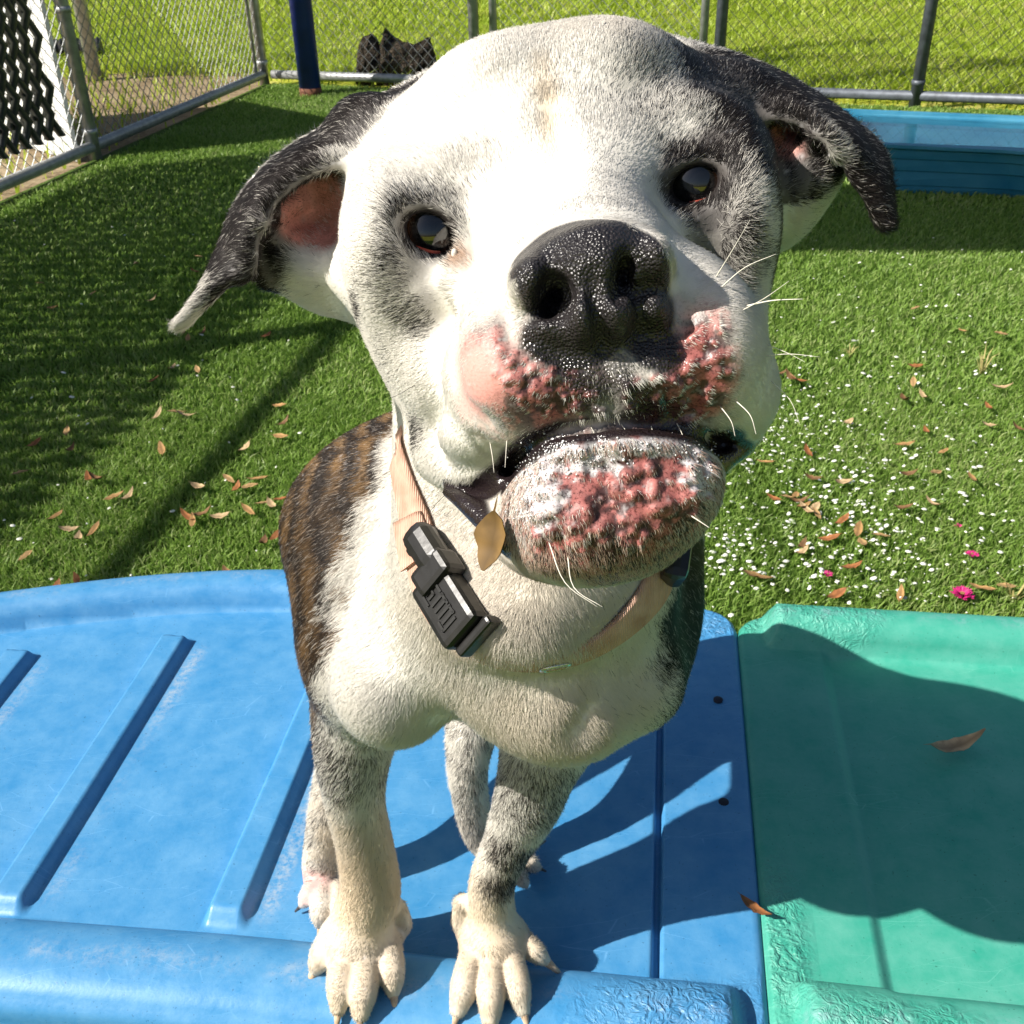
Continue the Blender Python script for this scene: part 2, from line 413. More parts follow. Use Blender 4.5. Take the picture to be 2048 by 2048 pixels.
# ================================================================== PADDLING POOL
def plastic(name, col, worn, sc=14.0, rough=.38, scr=.5, bumpy=None):
    m, nt, b, L = new_mat(name)
    tc = nd(nt, 'ShaderNodeTexCoord')
    n1 = nd(nt, 'ShaderNodeTexNoise', Scale=sc, Detail=9.0, Roughness=.7); L.new(tc.outputs['Object'], n1.inputs['Vector'])
    n2 = nd(nt, 'ShaderNodeTexNoise', Scale=sc * .28, Detail=4.0); L.new(tc.outputs['Object'], n2.inputs['Vector'])
    n3 = nd(nt, 'ShaderNodeTexNoise', Scale=290.0, Detail=3.0); L.new(tc.outputs['Object'], n3.inputs['Vector'])
    s = nd(nt, 'ShaderNodeMath', operation='MULTIPLY_ADD'); s.inputs[1].default_value = 1.1; L.new(n1.outputs[0], s.inputs[0])
    hf = nd(nt, 'ShaderNodeMath', operation='MULTIPLY'); hf.inputs[1].default_value = .22; L.new(n2.outputs[0], hf.inputs[0]); L.new(hf.outputs[0], s.inputs[2])
    r = ramp(nt, s.outputs[0], [(.42, (0, 0, 0)), (.64, (1, 1, 1))])
    r.color_ramp.elements[0].position = .45; r.color_ramp.elements[1].position = .92
    base = mixc(nt, r.outputs[0], col, worn)
    # scratches: thin broken lines in two directions
    last = base
    for k, (rot, scl) in enumerate((((0, 0, .5), (16, 95, 1)), ((0, 0, -1.0), (12, 80, 1)), ((0, 0, 1.9), (20, 120, 1)))):
        mpn = nd(nt, 'ShaderNodeMapping'); mpn.inputs['Rotation'].default_value = rot; mpn.inputs['Scale'].default_value = (*[x * .85 for x in scl[:2]], 1)
        dn = nd(nt, 'ShaderNodeTexNoise', Scale=7.0, Detail=2.0); L.new(tc.outputs['Object'], dn.inputs['Vector'])
        va = nd(nt, 'ShaderNodeVectorMath', operation='MULTIPLY_ADD'); va.inputs[1].default_value = (.06, .06, 0)
        L.new(dn.outputs['Color'], va.inputs[0]); L.new(tc.outputs['Object'], va.inputs[2]); L.new(va.outputs[0], mpn.inputs['Vector'])
        vo = nd(nt, 'ShaderNodeTexVoronoi', Scale=1.0, voronoi_dimensions='2D', feature='DISTANCE_TO_EDGE'); L.new(mpn.outputs[0], vo.inputs['Vector'])
        rr = ramp(nt, vo.outputs['Distance'], [(0.0, (1, 1, 1)), (.016, (0, 0, 0))])
        gate_ = nd(nt, 'ShaderNodeTexNoise', Scale=sc * 1.3, Detail=2.0); L.new(mpn.outputs[0], gate_.inputs['Vector']); gate_.inputs['Scale'].default_value = .35
        gr = ramp(nt, gate_.outputs[0], [(.56, (0, 0, 0)), (.66, (1, 1, 1))])
        fm = nd(nt, 'ShaderNodeMath', operation='MULTIPLY'); L.new(rr.outputs[0], fm.inputs[0]); L.new(gr.outputs[0], fm.inputs[1])
        fs = nd(nt, 'ShaderNodeMath', operation='MULTIPLY'); fs.inputs[1].default_value = scr; L.new(fm.outputs[0], fs.inputs[0])
        last = mixc(nt, fs.outputs[0], last, tuple(min(1, c * 1.25 + .06) for c in worn))
    aw = nd(nt, 'ShaderNodeAttribute', attribute_name='wear')
    nwr = nd(nt, 'ShaderNodeTexNoise', Scale=160.0, Detail=8.0, Roughness=.75); L.new(tc.outputs['Object'], nwr.inputs['Vector'])
    rwr = ramp(nt, nwr.outputs[0], [(.42, (0, 0, 0)), (.60, (1, 1, 1))])
    mwr = nd(nt, 'ShaderNodeMath', operation='MULTIPLY'); L.new(aw.outputs['Fac'], mwr.inputs[0]); L.new(rwr.outputs[0], mwr.inputs[1])
    last = mixc(nt, mwr.outputs[0], last, (.34, .42, .50))
    # specks of grit
    ngr = nd(nt, 'ShaderNodeTexNoise', Scale=420.0, Detail=2.0); L.new(tc.outputs['Object'], ngr.inputs['Vector'])
    rgr = ramp(nt, ngr.outputs[0], [(.69, (0, 0, 0)), (.74, (.6, .6, .6))])
    last = mixc(nt, rgr.outputs[0], last, tuple(c * .35 for c in col))
    L.new(last, b.inputs['Base Color'])
    rf = nd(nt, 'ShaderNodeMapRange'); rf.inputs['To Min'].default_value = rough - .08; rf.inputs['To Max'].default_value = rough + .16
    L.new(r.outputs[0], rf.inputs['Value']); L.new(rf.outputs[0], b.inputs['Roughness'])
    bp = nd(nt, 'ShaderNodeBump', Strength=.12, Distance=.0012); L.new(n3.outputs[0], bp.inputs['Height'])
    if bumpy:
        at_ = nd(nt, 'ShaderNodeAttribute', attribute_name='chew')
        nn = nd(nt, 'ShaderNodeTexNoise', Scale=95.0, Detail=3.0, Distortion=2.2); L.new(tc.outputs['Object'], nn.inputs['Vector'])
        mm = nd(nt, 'ShaderNodeMath', operation='MULTIPLY'); L.new(nn.outputs[0], mm.inputs[0]); L.new(at_.outputs['Fac'], mm.inputs[1])
        b2 = nd(nt, 'ShaderNodeBump', Strength=.7, Distance=.008); L.new(mm.outputs[0], b2.inputs['Height']); L.new(bp.outputs[0], b2.inputs['Normal'])
        L.new(b2.outputs[0], b.inputs['Normal'])
    else:
        L.new(bp.outputs[0], b.inputs['Normal'])
    return m
mat_pool = plastic('pool_plastic', (.015, .17, .30), (.06, .27, .40), 5.0, .4, .1)
PZ = .185
def pz(px, py): return on_z(px, py, PZ)[:2]
ring = [pz(1668, 216), pz(1672, 284), pz(2010, 300), pz(2230, 318), np.array([3.05, 3.75]), np.array([3.0, 4.25]), np.array([2.4, 4.38])]
pcn = np.mean(ring, 0)
pool = thing('paddling_pool', (pcn[0], pcn[1], 0), 'teal plastic paddling pool filled with water by the rear fence', 'paddling pool')
def offs(d, z):
    out = []
    for q in ring:
        v = q - pcn; L_ = np.linalg.norm(v); out.append((*(v * (1 + d / L_)), z))
    return out
prof = [(-.10, .0), (-.085, .03), (-.078, .032), (-.065, .085), (-.055, .088), (-.045, .13), (-.035, .133), (-.025, .165), (.0, PZ - .012), (.0, PZ), (-.055, PZ + .002), (-.065, PZ - .015), (-.12, .02)]
V = []; Fc = []; n = len(ring)
fine = []
for d, z in prof: V += offs(d, z)
for i in range(len(prof) - 1):
    for k in range(n): Fc.append((i * n + k, i * n + (k + 1) % n, i * n + n + (k + 1) % n, i * n + n + k))
Fc.append(tuple(range((len(prof) - 1) * n, len(prof) * n)))
po = mesh_obj('basin', V, Fc, mat_pool, pool)
bv = po.modifiers.new('bevel', 'BEVEL'); bv.width = .008; bv.segments = 3
m, nt, b, L = new_mat('water')
b.inputs['Base Color'].default_value = (.75, .92, .95, 1); b.inputs['Roughness'].default_value = .015; b.inputs['IOR'].default_value = 1.33
b.inputs['Transmission Weight'].default_value = 1.0
nw = nd(nt, 'ShaderNodeTexNoise', Scale=9.0, Detail=2.0); bw = nd(nt, 'ShaderNodeBump', Strength=.02, Distance=.01)
tc = nd(nt, 'ShaderNodeTexCoord'); L.new(tc.outputs['Object'], nw.inputs['Vector']); L.new(nw.outputs[0], bw.inputs['Height']); L.new(bw.outputs[0], b.inputs['Normal'])
wv = offs(-.066, PZ - .022)
mesh_obj('water', wv, [tuple(range(n))], m, pool)

# ================================================================== PLAY PLATFORMS
PLZ = .40
E0 = np.array([.168, .443]); EDIR = np.array([.143, .990]) / math.hypot(.143, .990); ELEFT = np.array([-EDIR[1], EDIR[0]])
mat_hole = simple_mat('hole_dark', (.004, .006, .02), .6)
def platform(name, label, origin, across, mat, wide, near_b, far_b, ribs, flange, holes, rim0, chew, gap=False):
    """moulded plastic deck; a runs from the flange edge across the deck, b away from the camera"""
    base = np.array([*(origin + across * wide * .5 + EDIR * .2), 0.0])
    root = thing(name, tuple(base), label, 'platform')
    As = sorted(set(np.round(np.concatenate([np.linspace(0, .03, 9), np.linspace(.03, wide, int(wide / .006))] + [np.linspace(c - .012, c + .012, 13) for c in [flange]] +
         [np.linspace(x - .006, x + .006, 7) for r_ in ribs for x in (r_[0], r_[0] + .010, r_[1] - .006, r_[1])]), 5)))
    As = np.array(As)
    Ts = np.array(sorted(set(np.round(np.concatenate([np.linspace(0, .2, 36), np.linspace(.2, .78, 60), np.linspace(.78, 1, 40)]), 5))))
    A, T = np.meshgrid(As, Ts, indexing='ij')
    nb = np.vectorize(near_b)(As)[:, None]; fb = np.vectorize(far_b)(As)[:, None]
    # rounded corners at the flange end
    rc = .035
    q = np.clip((rc - As) / rc, 0, 1); cut = rc * (1 - np.sqrt(np.clip(1 - q * q, 0, 1)))
    nb = nb + cut[:, None]; fb = fb - cut[:, None]
    B = nb + (fb - nb) * T
    Z = np.zeros_like(B)
    def sm(x, a, b): t = np.clip((x - a) / (b - a), 0, 1); return t * t * (3 - 2 * t)
    on = sm(A, rim0 - .004, rim0 + .010)
    def roll(x, c, w, h): return h * np.sqrt(np.clip(1 - np.abs((x - c) / w) ** 2.2, 0, 1))
    onN = sm(A, .012, .026)
    nbA = np.vectorize(near_b)(As)[:, None]; fbA = np.vectorize(far_b)(As)[:, None]
    Z = np.maximum(Z, roll(B - nbA, .034, .036, .020) * onN)
    Z = np.maximum(Z, roll(fbA - B, .024, .028, .030) * on)
    Z = Z - .0022 * sm(A, flange - .010, flange - .006) * (1 - sm(A, flange + .010, flange + .030)) * 0
    inside = sm(B - nbA, .072, .078) * sm(fbA - B, .052, .058)
    if gap: Z = Z - .009 * (sm(A, flange - .0042, flange - .0028) - sm(A, flange + .0028, flange + .0042)) * sm(B - nbA, .069, .072) * sm(fbA - B, .03, .034)
    else: Z = Z - .006 * sm(A, flange - .006, flange + .006) * sm(B - nbA, .055, .075) * sm(fbA - B, .045, .06)
    for (r0, r1_, b0, b1) in ribs:
        w = sm(A, r0, r0 + .010) * (1 - sm(A, r1_ - .006, r1_))
        Z = Z + .0105 * w * sm(B, b0, b0 + .016) * (1 - sm(B, b1 - .006, b1))
    # gentle warp of old plastic
    P2 = np.stack([A.ravel() * 1.0, B.ravel(), B.ravel() * 0], 1)
    Z = Z + ((fbm2(P2, 5.0, 9) - .5) * .0035).reshape(A.shape)
    ch = np.zeros_like(A)
    for (ca, cb, cr) in chew:
        ch = np.maximum(ch, np.clip(1.25 - np.sqrt(((A - ca) / cr[0]) ** 2 + ((B - cb) / cr[1]) ** 2), 0, 1))
    nz = fbm2(P2, 120.0, 14).reshape(A.shape)
    ch = np.clip(ch * 1.3 * np.clip((fbm2(P2, 26.0, 19).reshape(A.shape) - .25) * 2.4, 0, 1), 0, 1)
    wr = np.zeros_like(A); nzw = fbm2(P2, 60.0, 29).reshape(A.shape); nzl = fbm2(P2, 9.0, 31).reshape(A.shape)
    for (r0, r1_, b0, b1) in ribs:
        wr = np.maximum(wr, np.exp(-((A - (r0 - .010)) / .0075) ** 2) * sm(B, b0, b0 + .03) * (1 - sm(B, b1 - .03, b1)) * np.clip(nzl * 2.2 - .45, 0, 1) * np.clip(.4 + nzw, 0, 1))
    wr = np.maximum(wr, .55 * np.exp(-((B - nbA - .034) / .010) ** 2) * np.clip(nzw * 2.4 - .7, 0, 1) * onN)
    wr = np.maximum(wr, .5 * np.exp(-((fbA - B - .024) / .008) ** 2) * np.clip(nzw * 2.4 - .8, 0, 1) * on)
    XY = origin + A[..., None] * across + B[..., None] * EDIR
    V = np.concatenate([XY - base[:2], (Z + PLZ)[..., None]], -1).reshape(-1, 3)
    na, ntt = A.shape
    idx = np.arange(na * ntt).reshape(na, ntt)
    Q = np.stack([idx[:-1, :-1], idx[1:, :-1], idx[1:, 1:], idx[:-1, 1:]], -1).reshape(-1, 4)
    if across[0] * EDIR[1] - across[1] * EDIR[0] < 0: Q = Q[:, ::-1]
    # walls: round over the edge, then down to the ground
    loop = np.concatenate([idx[:, 0], idx[-1, 1:], idx[::-1, -1][1:], idx[0, ::-1][1:-1]])
    m_ = len(loop); cen = V[loop].mean(0)
    prev = loop; Vs = [V]; tot = len(V); Qs = [Q]
    P_ = V[loop][:, :2]
    tg = np.roll(P_, -1, 0) - np.roll(P_, 1, 0); nrm = np.stack([tg[:, 1], -tg[:, 0]], 1); nrm /= np.linalg.norm(nrm, axis=1, keepdims=True) + 1e-9
    if ((P_ - cen[:2]) * nrm).sum() < 0: nrm = -nrm
    for (d, dz, absz) in ((.003, -.002, None), (.0055, -.007, None), (.0065, -.014, None), (.007, -.045, None), (.016, -.047, None), (.0185, -.052, None), (.019, None, .03), (.026, None, .0)):
        nv = np.concatenate([P_ + nrm * d, (V[loop][:, 2] + dz if absz is None else np.full(m_, absz))[:, None]], 1)
        ids = np.arange(tot, tot + m_); tot += m_
        Qs.append(np.stack([prev, np.roll(prev, -1), np.roll(ids, -1), ids], 1)); Vs.append(nv); prev = ids
    VV = np.concatenate(Vs); QQ = np.concatenate(Qs)
    me = bpy.data.meshes.new('deck'); me.from_pydata(VV.tolist(), [], QQ.tolist()); me.update()
    bm = bmesh.new(); bm.from_mesh(me); bmesh.ops.recalc_face_normals(bm, faces=bm.faces); bm.to_mesh(me); bm.free()
    me.polygons.foreach_set('use_smooth', np.ones(len(me.polygons), bool))
    a_ = me.attributes.new('chew', 'FLOAT', 'POINT'); cv = np.zeros(len(VV), np.float32); cv[:len(V)] = ch.ravel(); a_.data.foreach_set('value', cv)
    a_ = me.attributes.new('wear', 'FLOAT', 'POINT'); cv = np.zeros(len(VV), np.float32); cv[:len(V)] = wr.ravel(); a_.data.foreach_set('value', cv)
    me.materials.append(mat)
    put('deck', me, root)
    for (ha, hb) in holes:
        h = np.array([*(origin + across * ha + EDIR * hb), PLZ]) - base
        bm = bmesh.new(); tube(bm, [h + np.array([0, 0, z]) for z in (-.004, .0012, .0016)], [.0046, .0046, .0040], 18); bm_obj('hole_disc', bm, mat_hole, root, None, True)  # black capped disc, the shade inside a hole put into its colour
    return root
mat_blue = plastic('blue_plastic', (.040, .225, .475), (.105, .310, .545), 34.0, .38, .50, True)
mat_green = plastic('green_plastic', (.035, .335, .24), (.115, .42, .33), 28.0, .42, .45, True)
def blue_near(a): return -.045 - .05 * max(0, a - .35) ** 1.5
def blue_far(a): return .492 - .02 * abs(a - .30) - .42 * max(0, a - .48) ** 1.6
platform('play_platform', 'blue ribbed plastic play platform under the dog', E0, ELEFT, mat_blue, .98, blue_near, blue_far,
         [(.390, .428, .030, .395), (.570, .608, .022, .375), (.725, .763, .015, .335)], .0755, [(.020, .338), (.020, .205)], .062,
         [(.0, -.02, (.05, .05)), (.06, -.015, (.075, .04)), (.012, .45, (.03, .05))], True)
G0 = np.array([.1765, .4425])
platform('play_platform', 'green plastic play platform beside the blue one with dog shadow across it', G0, -ELEFT, mat_green, .80, lambda a: -.035, lambda a: .478,
         [], .083, [], .026, [(.0, -.01, (.055, .05)), (.01, .06, (.02, .09)), (.10, -.01, (.11, .03)), (.03, .46, (.045, .035)), (.085, .455, (.06, .03))], False)
# ================================================================== THE DOG
# The body is one continuous surface: soft-joined solids on a grid (x right, y up, z away in the
# camera's axes, metres), skinned with surface nets, then moved to the world.
PLAT = 0.40                                     # height of the platform the dog stands on
DOG_AT = on_z(K(800), K(1850), PLAT)

def pc(px, py, d):
    return np.array([(px - 1024) / FPX * d, (1024 - py) / FPX * d, d])
def to_world(p):
    p = np.asarray(p)
    return CC + p[..., 0:1] * CR + p[..., 1:2] * CU + p[..., 2:3] * CF
def to_cam(w):
    v = np.asarray(w) - CC
    return np.stack([v @ CR, v @ CU, v @ CF], -1)
def plane_d(px, py, c=0.0):
    return (PLAT + c - CAM_H) / ray(px, py)[2]
def axis_vals(spans):
    out = [spans[0][0]]
    for a, b, s in spans:
        n = max(1, int(round((b - a) / s)))
        out += list(np.linspace(a, b, n + 1)[1:])
    return np.array(out, np.float32)
GX = axis_vals([(-.185, -.055, .0020), (-.055, -.030, .0013), (-.030, .080, .0009), (.080, .110, .0013), (.110, .185, .0020)])
GY = axis_vals([(-.405, -.30, .0020), (-.30, -.045, .0028), (-.045, .060, .0009), (.060, .115, .0013), (.115, .245, .0020)])
GZ = axis_vals([(.305, .328, .0013), (.328, .385, .0009), (.385, .43, .0013), (.43, .53, .0021), (.53, .73, .0040), (.73, .86, .0022), (.86, 1.00, .006)])
FLD = np.full((len(GX), len(GY), len(GZ)), 1.0, np.float32)

def smin(a, b, k):
    h = np.maximum(k - np.abs(a - b), 0) / k
    return np.minimum(a, b) - h * h * k * 0.25
def smax(a, b, k):
    return -smin(-a, -b, k)
def _sub(lo, hi):
    s = []
    for g, a, b in zip((GX, GY, GZ), lo, hi):
        i0 = max(0, int(np.searchsorted(g, a)) - 1); i1 = min(len(g), int(np.searchsorted(g, b)) + 1)
        s.append(slice(i0, i1))
    return tuple(s), GX[s[0]][:, None, None], GY[s[1]][None, :, None], GZ[s[2]][None, None, :]
def apply(lo, hi, fn, k, mode):
    m = k + 0.006
    s, X, Y, Z = _sub(np.asarray(lo) - m, np.asarray(hi) + m)
    if min(q.stop - q.start for q in s) <= 0: return
    d = fn(X, Y, Z).astype(np.float32)
    if mode == 'add': FLD[s] = smin(FLD[s], d, k)
    else: FLD[s] = smax(FLD[s], -d, k)
def rotz(a):
    c, s = math.cos(rad(a)), math.sin(rad(a)); return np.array([[c, -s, 0], [s, c, 0], [0, 0, 1.0]])
def rotx(a):
    c, s = math.cos(rad(a)), math.sin(rad(a)); return np.array([[1.0, 0, 0], [0, c, -s], [0, s, c]])
def roty(a):
    c, s = math.cos(rad(a)), math.sin(rad(a)); return np.array([[c, 0, s], [0, 1.0, 0], [-s, 0, c]])
def rot_view(px, py):
    """axes whose third one points along the line of sight through that place"""
    z = np.array([(px - 1024) / FPX, (1024 - py) / FPX, 1.0]); z /= np.linalg.norm(z)
    x = np.cross([0, 1.0, 0], z); x /= np.linalg.norm(x)
    return np.stack([x, np.cross(z, x), z], 1)
def ell(px, py, d, rx, ry, rz, k=.02, rot=None, mode='add', cam=None):
    """ellipsoid; rx, ry in photograph pixels at that depth, rz in metres"""
    c = pc(px, py, d) if cam is None else np.asarray(cam)
    r = np.array([rx * d / FPX, ry * d / FPX, rz]) if cam is None else np.array([rx, ry, rz])
    M = np.eye(3) if rot is None else rot
    ext = np.sqrt((M ** 2) @ (r ** 2))
    def fn(X, Y, Z):
        x, y, z = X - c[0], Y - c[1], Z - c[2]
        a = (M[0, 0] * x + M[1, 0] * y + M[2, 0] * z) / r[0]
        b = (M[0, 1] * x + M[1, 1] * y + M[2, 1] * z) / r[1]
        e = (M[0, 2] * x + M[1, 2] * y + M[2, 2] * z) / r[2]
        k0 = np.sqrt(a * a + b * b + e * e)
        k1 = np.sqrt((a / r[0]) ** 2 + (b / r[1]) ** 2 + (e / r[2]) ** 2) + 1e-9
        return k0 * (k0 - 1) / k1
    apply(c - ext, c + ext, fn, k, mode)
def cone(a, b, ra, rb, k=.015, mode='add'):
    a, b = np.asarray(a), np.asarray(b); ba = b - a; L2 = float(ba @ ba) + 1e-12
    def fn(X, Y, Z):
        x, y, z = X - a[0], Y - a[1], Z - a[2]
        t = np.clip((x * ba[0] + y * ba[1] + z * ba[2]) / L2, 0, 1)
        return np.sqrt((x - t * ba[0]) ** 2 + (y - t * ba[1]) ** 2 + (z - t * ba[2]) ** 2) - (ra + (rb - ra) * t)
    apply(np.minimum(a - ra, b - rb), np.maximum(a + ra, b + rb), fn, k, mode)
def crom(P, n=4):
    """Catmull-Rom through the rows of P"""
    P = np.asarray(P, float)
    if len(P) < 3: return P
    Q = np.vstack([2 * P[0] - P[1], P, 2 * P[-1] - P[-2]])
    out = []
    for i in range(1, len(Q) - 2):
        a, b, c, d = Q[i - 1], Q[i], Q[i + 1], Q[i + 2]
        for t in np.linspace(0, 1, n, endpoint=False):
            out.append(.5 * ((2 * b) + (c - a) * t + (2 * a - 5 * b + 4 * c - d) * t * t + (3 * b - a - 3 * c + d) * t ** 3))
    out.append(P[-1])
    return np.array(out)
def chain3(P, R, k=.012, mode='add', n=4):
    """tapering limb through points P with radii R"""
    S = crom(np.hstack([np.asarray(P), np.asarray(R)[:, None]]), n)
    P, R = S[:, :3], S[:, 3]
    def fn(X, Y, Z):
        best = None
        for a, b, ra, rb in zip(P[:-1], P[1:], R[:-1], R[1:]):
            ba = b - a; L2 = float(ba @ ba) + 1e-12
            x, y, z = X - a[0], Y - a[1], Z - a[2]
            t = np.clip((x * ba[0] + y * ba[1] + z * ba[2]) / L2, 0, 1)
            d = np.sqrt((x - t * ba[0]) ** 2 + (y - t * ba[1]) ** 2 + (z - t * ba[2]) ** 2) - (ra + (rb - ra) * t)
            best = d if best is None else np.minimum(best, d)
        return best
    apply((P - R[:, None]).min(0), (P + R[:, None]).max(0), fn, k, mode)
def chain(pts, k=.012, mode='add', n=4):
    """pts: (px, py, depth, radius in pixels)"""
    chain3([pc(*p[:3]) for p in pts], [p[3] * p[2] / FPX for p in pts], k, mode, n)
def march(px, py, d0=.315, d1=.60, n=500):
    """first depth along this line of sight where the body is met"""
    ds = np.linspace(d0, d1, n)
    X, Y = (px - 1024) / FPX * ds, (1024 - py) / FPX * ds
    v = FLD[np.clip(np.searchsorted(GX, X), 0, len(GX) - 1), np.clip(np.searchsorted(GY, Y), 0, len(GY) - 1), np.clip(np.searchsorted(GZ, ds), 0, len(GZ) - 1)]
    i = np.argmax(v < 0)
    return ds[i] if v[i] < 0 else None
def groove(pts, k=.004, sink=.0, mode='sub', n=6):
    """a furrow (or a ridge) that follows the surface; pts: (px, py, radius in pixels)"""
    S = crom(np.array(pts, float), n)
    D = np.array([march(x, y) or np.nan for x, y, r in S])
    ok = ~np.isnan(D); S, D = S[ok], D[ok]
    if len(D) > 4: D = np.convolve(np.pad(D, 2, 'edge'), np.ones(5) / 5, 'valid')
    R = S[:, 2] * D / FPX
    P = [pc(x, y, d + sink * r) for (x, y, _), d, r in zip(S, D, R)]
    chain3(P, R, k, mode, 1)
def sheet(rows, th, k=.008, n=3, m=2):
    """thick skin sheet through a grid of (px, py, depth)"""
    P = np.array([[pc(*q[:3]) for q in r] for r in rows])
    if n > 1 and P.shape[0] > 2: P = np.stack([crom(P[:, j], n) for j in range(P.shape[1])], 1)
    if m > 1 and P.shape[1] > 2: P = np.stack([crom(P[i], m) for i in range(P.shape[0])], 0)
    tris = []
    for i in range(P.shape[0] - 1):
        for j in range(P.shape[1] - 1):
            for a, b, c in ((P[i, j], P[i + 1, j], P[i + 1, j + 1]), (P[i, j], P[i + 1, j + 1], P[i, j + 1])):
                if np.linalg.norm(np.cross(b - a, c - a)) > 1e-10: tris.append((a, b, c))
    lo = P.reshape(-1, 3).min(0) - th; hi = P.reshape(-1, 3).max(0) + th
    s, X, Y, Z = _sub(lo - k - .006, hi + k + .006)
    best = np.full((X.shape[0], Y.shape[1], Z.shape[2]), 1.0, np.float32)
    for a, b, c in tris:
        tl = np.minimum(np.minimum(a, b), c) - .012; th_ = np.maximum(np.maximum(a, b), c) + .012
        q = []
        for g, l, h_, sl in zip((GX, GY, GZ), tl, th_, s):
            i0 = max(sl.start, int(np.searchsorted(g, l)) - 1); i1 = min(sl.stop, int(np.searchsorted(g, h_)) + 1)
            q.append(slice(i0 - sl.start, max(i0, i1) - sl.start))
        if min(w.stop - w.start for w in q) <= 0: continue
        d = tri_dist(a, b, c, X[q[0]], Y[:, q[1]], Z[:, :, q[2]])
        best[tuple(q)] = np.minimum(best[tuple(q)], d)
    FLD[s] = smin(FLD[s], best - th, k)
def tri_dist(a, b, c, X, Y, Z):
    ba, cb, ac = b - a, c - b, a - c
    n = np.cross(ba, ac)
    def v(p): return X - p[0], Y - p[1], Z - p[2]
    def dot(u, w): return u[0] * w[0] + u[1] * w[1] + u[2] * w[2]
    pa, pb, pcx = v(a), v(b), v(c)
    ins = sum(np.sign(dot(w, np.cross(e, n))) for e, w in ((ba, pa), (cb, pb), (ac, pcx)))
    def ed(e, w):
        t = np.clip(dot(w, e) / (e @ e + 1e-12), 0, 1)
        return (w[0] - e[0] * t) ** 2 + (w[1] - e[1] * t) ** 2 + (w[2] - e[2] * t) ** 2
    de = np.minimum(np.minimum(ed(ba, pa), ed(cb, pb)), ed(ac, pcx))
    dn = dot(pa, n) ** 2 / (n @ n)
    return np.sqrt(np.where(np.abs(ins) >= 2, dn, de)).astype(np.float32)

ROLLH = 11.0                                    # the head is tilted this much
RH = rotz(ROLLH)
# ---- trunk
ell(0, 0, 0, .136, .084, .096, k=.022, rot=rotx(-31.5), cam=to_cam(np.array([-.014, .580, PLAT + .332])))          # ribcage and withers
cone(to_cam(np.array([-.01, .60, PLAT + .315])), to_cam(np.array([.0, .72, PLAT + .215])), .082, .070, k=.025)
ell(0, 0, 0, .088, .082, .085, k=.025, cam=to_cam(np.array([.0, .72, PLAT + .20])))             # rump
ell(735, 1225, .652, 140, 240, .055, k=.025, rot=rotz(-4))                      # shoulder by the brindle side
ell(1275, 1170, .645, 125, 230, .062, k=.022, rot=rotz(4))
ell(792, 1352, .608, 126, 138, .056, k=.018)                                   # breast lobes
ell(1110, 1385, .580, 165, 135, .060, k=.016, rot=rotz(-14))
ell(1250, 1330, .600, 110, 130, .055, k=.018, rot=rotz(30))
ell(960, 1250, .590, 190, 140, .050, k=.03)
groove([(930, 1290, 7), (918, 1380, 13), (890, 1470, 15)], k=.022)
groove([(1150, 1330, 4), (1170, 1400, 5), (1160, 1450, 4)], k=.02)
# ---- neck
cone(pc(1090, 720, .540), pc(1065, 1160, .580), .077, .077, k=.025)
ell(1080, 1150, .545, 250, 130, .060, k=.025)                                  # loose skin at the throat
ell(1050, 1210, .510, 150, 80, .034, k=.02)
ell(1040, 1250, .502, 95, 42, .026, k=.014)
# ---- skull
ell(1118, 348, .505, 366, 226, .088, k=.03, rot=RH)
ell(1095, 275, .486, 235, 132, .058, k=.03, rot=RH)                            # forehead dome
ell(985, 255, .472, 128, 112, .052, k=.018, rot=RH)
ell(1215, 222, .472, 122, 108, .052, k=.018, rot=RH)
ell(805, 545, .470, 112, 205, .070, k=.03, rot=rotz(8))                        # cheek
ell(1432, 470, .470, 104, 200, .070, k=.03, rot=rotz(4))
ell(912, 770, .460, 112, 128, .050, k=.025, rot=rotz(35))                      # jowl skin
ell(1415, 760, .450, 110, 150, .050, k=.025, rot=rotz(-10))
chain([(790, 430, .440, 42), (830, 388, .428, 48), (890, 362, .424, 50), (960, 378, .427, 46)], k=.018)     # brow over the eye
chain([(1300, 300, .424, 46), (1365, 264, .424, 50), (1430, 268, .429, 48), (1475, 310, .440, 42)], k=.018)
ell(1135, 400, .442, 170, 110, .032, k=.03, rot=RH)
# ---- muzzle
cone(pc(1140, 440, .432), pc(1178, 560, .378), .034, .030, k=.025)
ell(1180, 640, .397, 225, 140, .044, k=.022, rot=RH)
ell(1025, 740, .388, 135, 172, .046, k=.014, rot=rotz(-12))                    # flews
ell(1400, 700, .390, 122, 178, .044, k=.014, rot=rotz(14))
ell(1130, 765, .372, 118, 92, .026, k=.014, rot=rotz(8))
ell(1210, 765, .372, 80, 86, .026, k=.012, rot=rotz(8))
ell(1290, 755, .372, 115, 88, .026, k=.012, rot=rotz(14))
ell(1470, 800, .402, 72, 86, .030, k=.014)
ell(960, 880, .405, 80, 55, .022, k=.012, rot=rotz(-8))                        # hanging lip edge
# folds under the eyes
chain([(790, 545, .436, 30), (845, 580, .424, 34), (915, 560, .412, 32)], k=.016)
chain([(1340, 455, .414, 30), (1400, 465, .424, 32), (1465, 435, .438, 30)], k=.016)
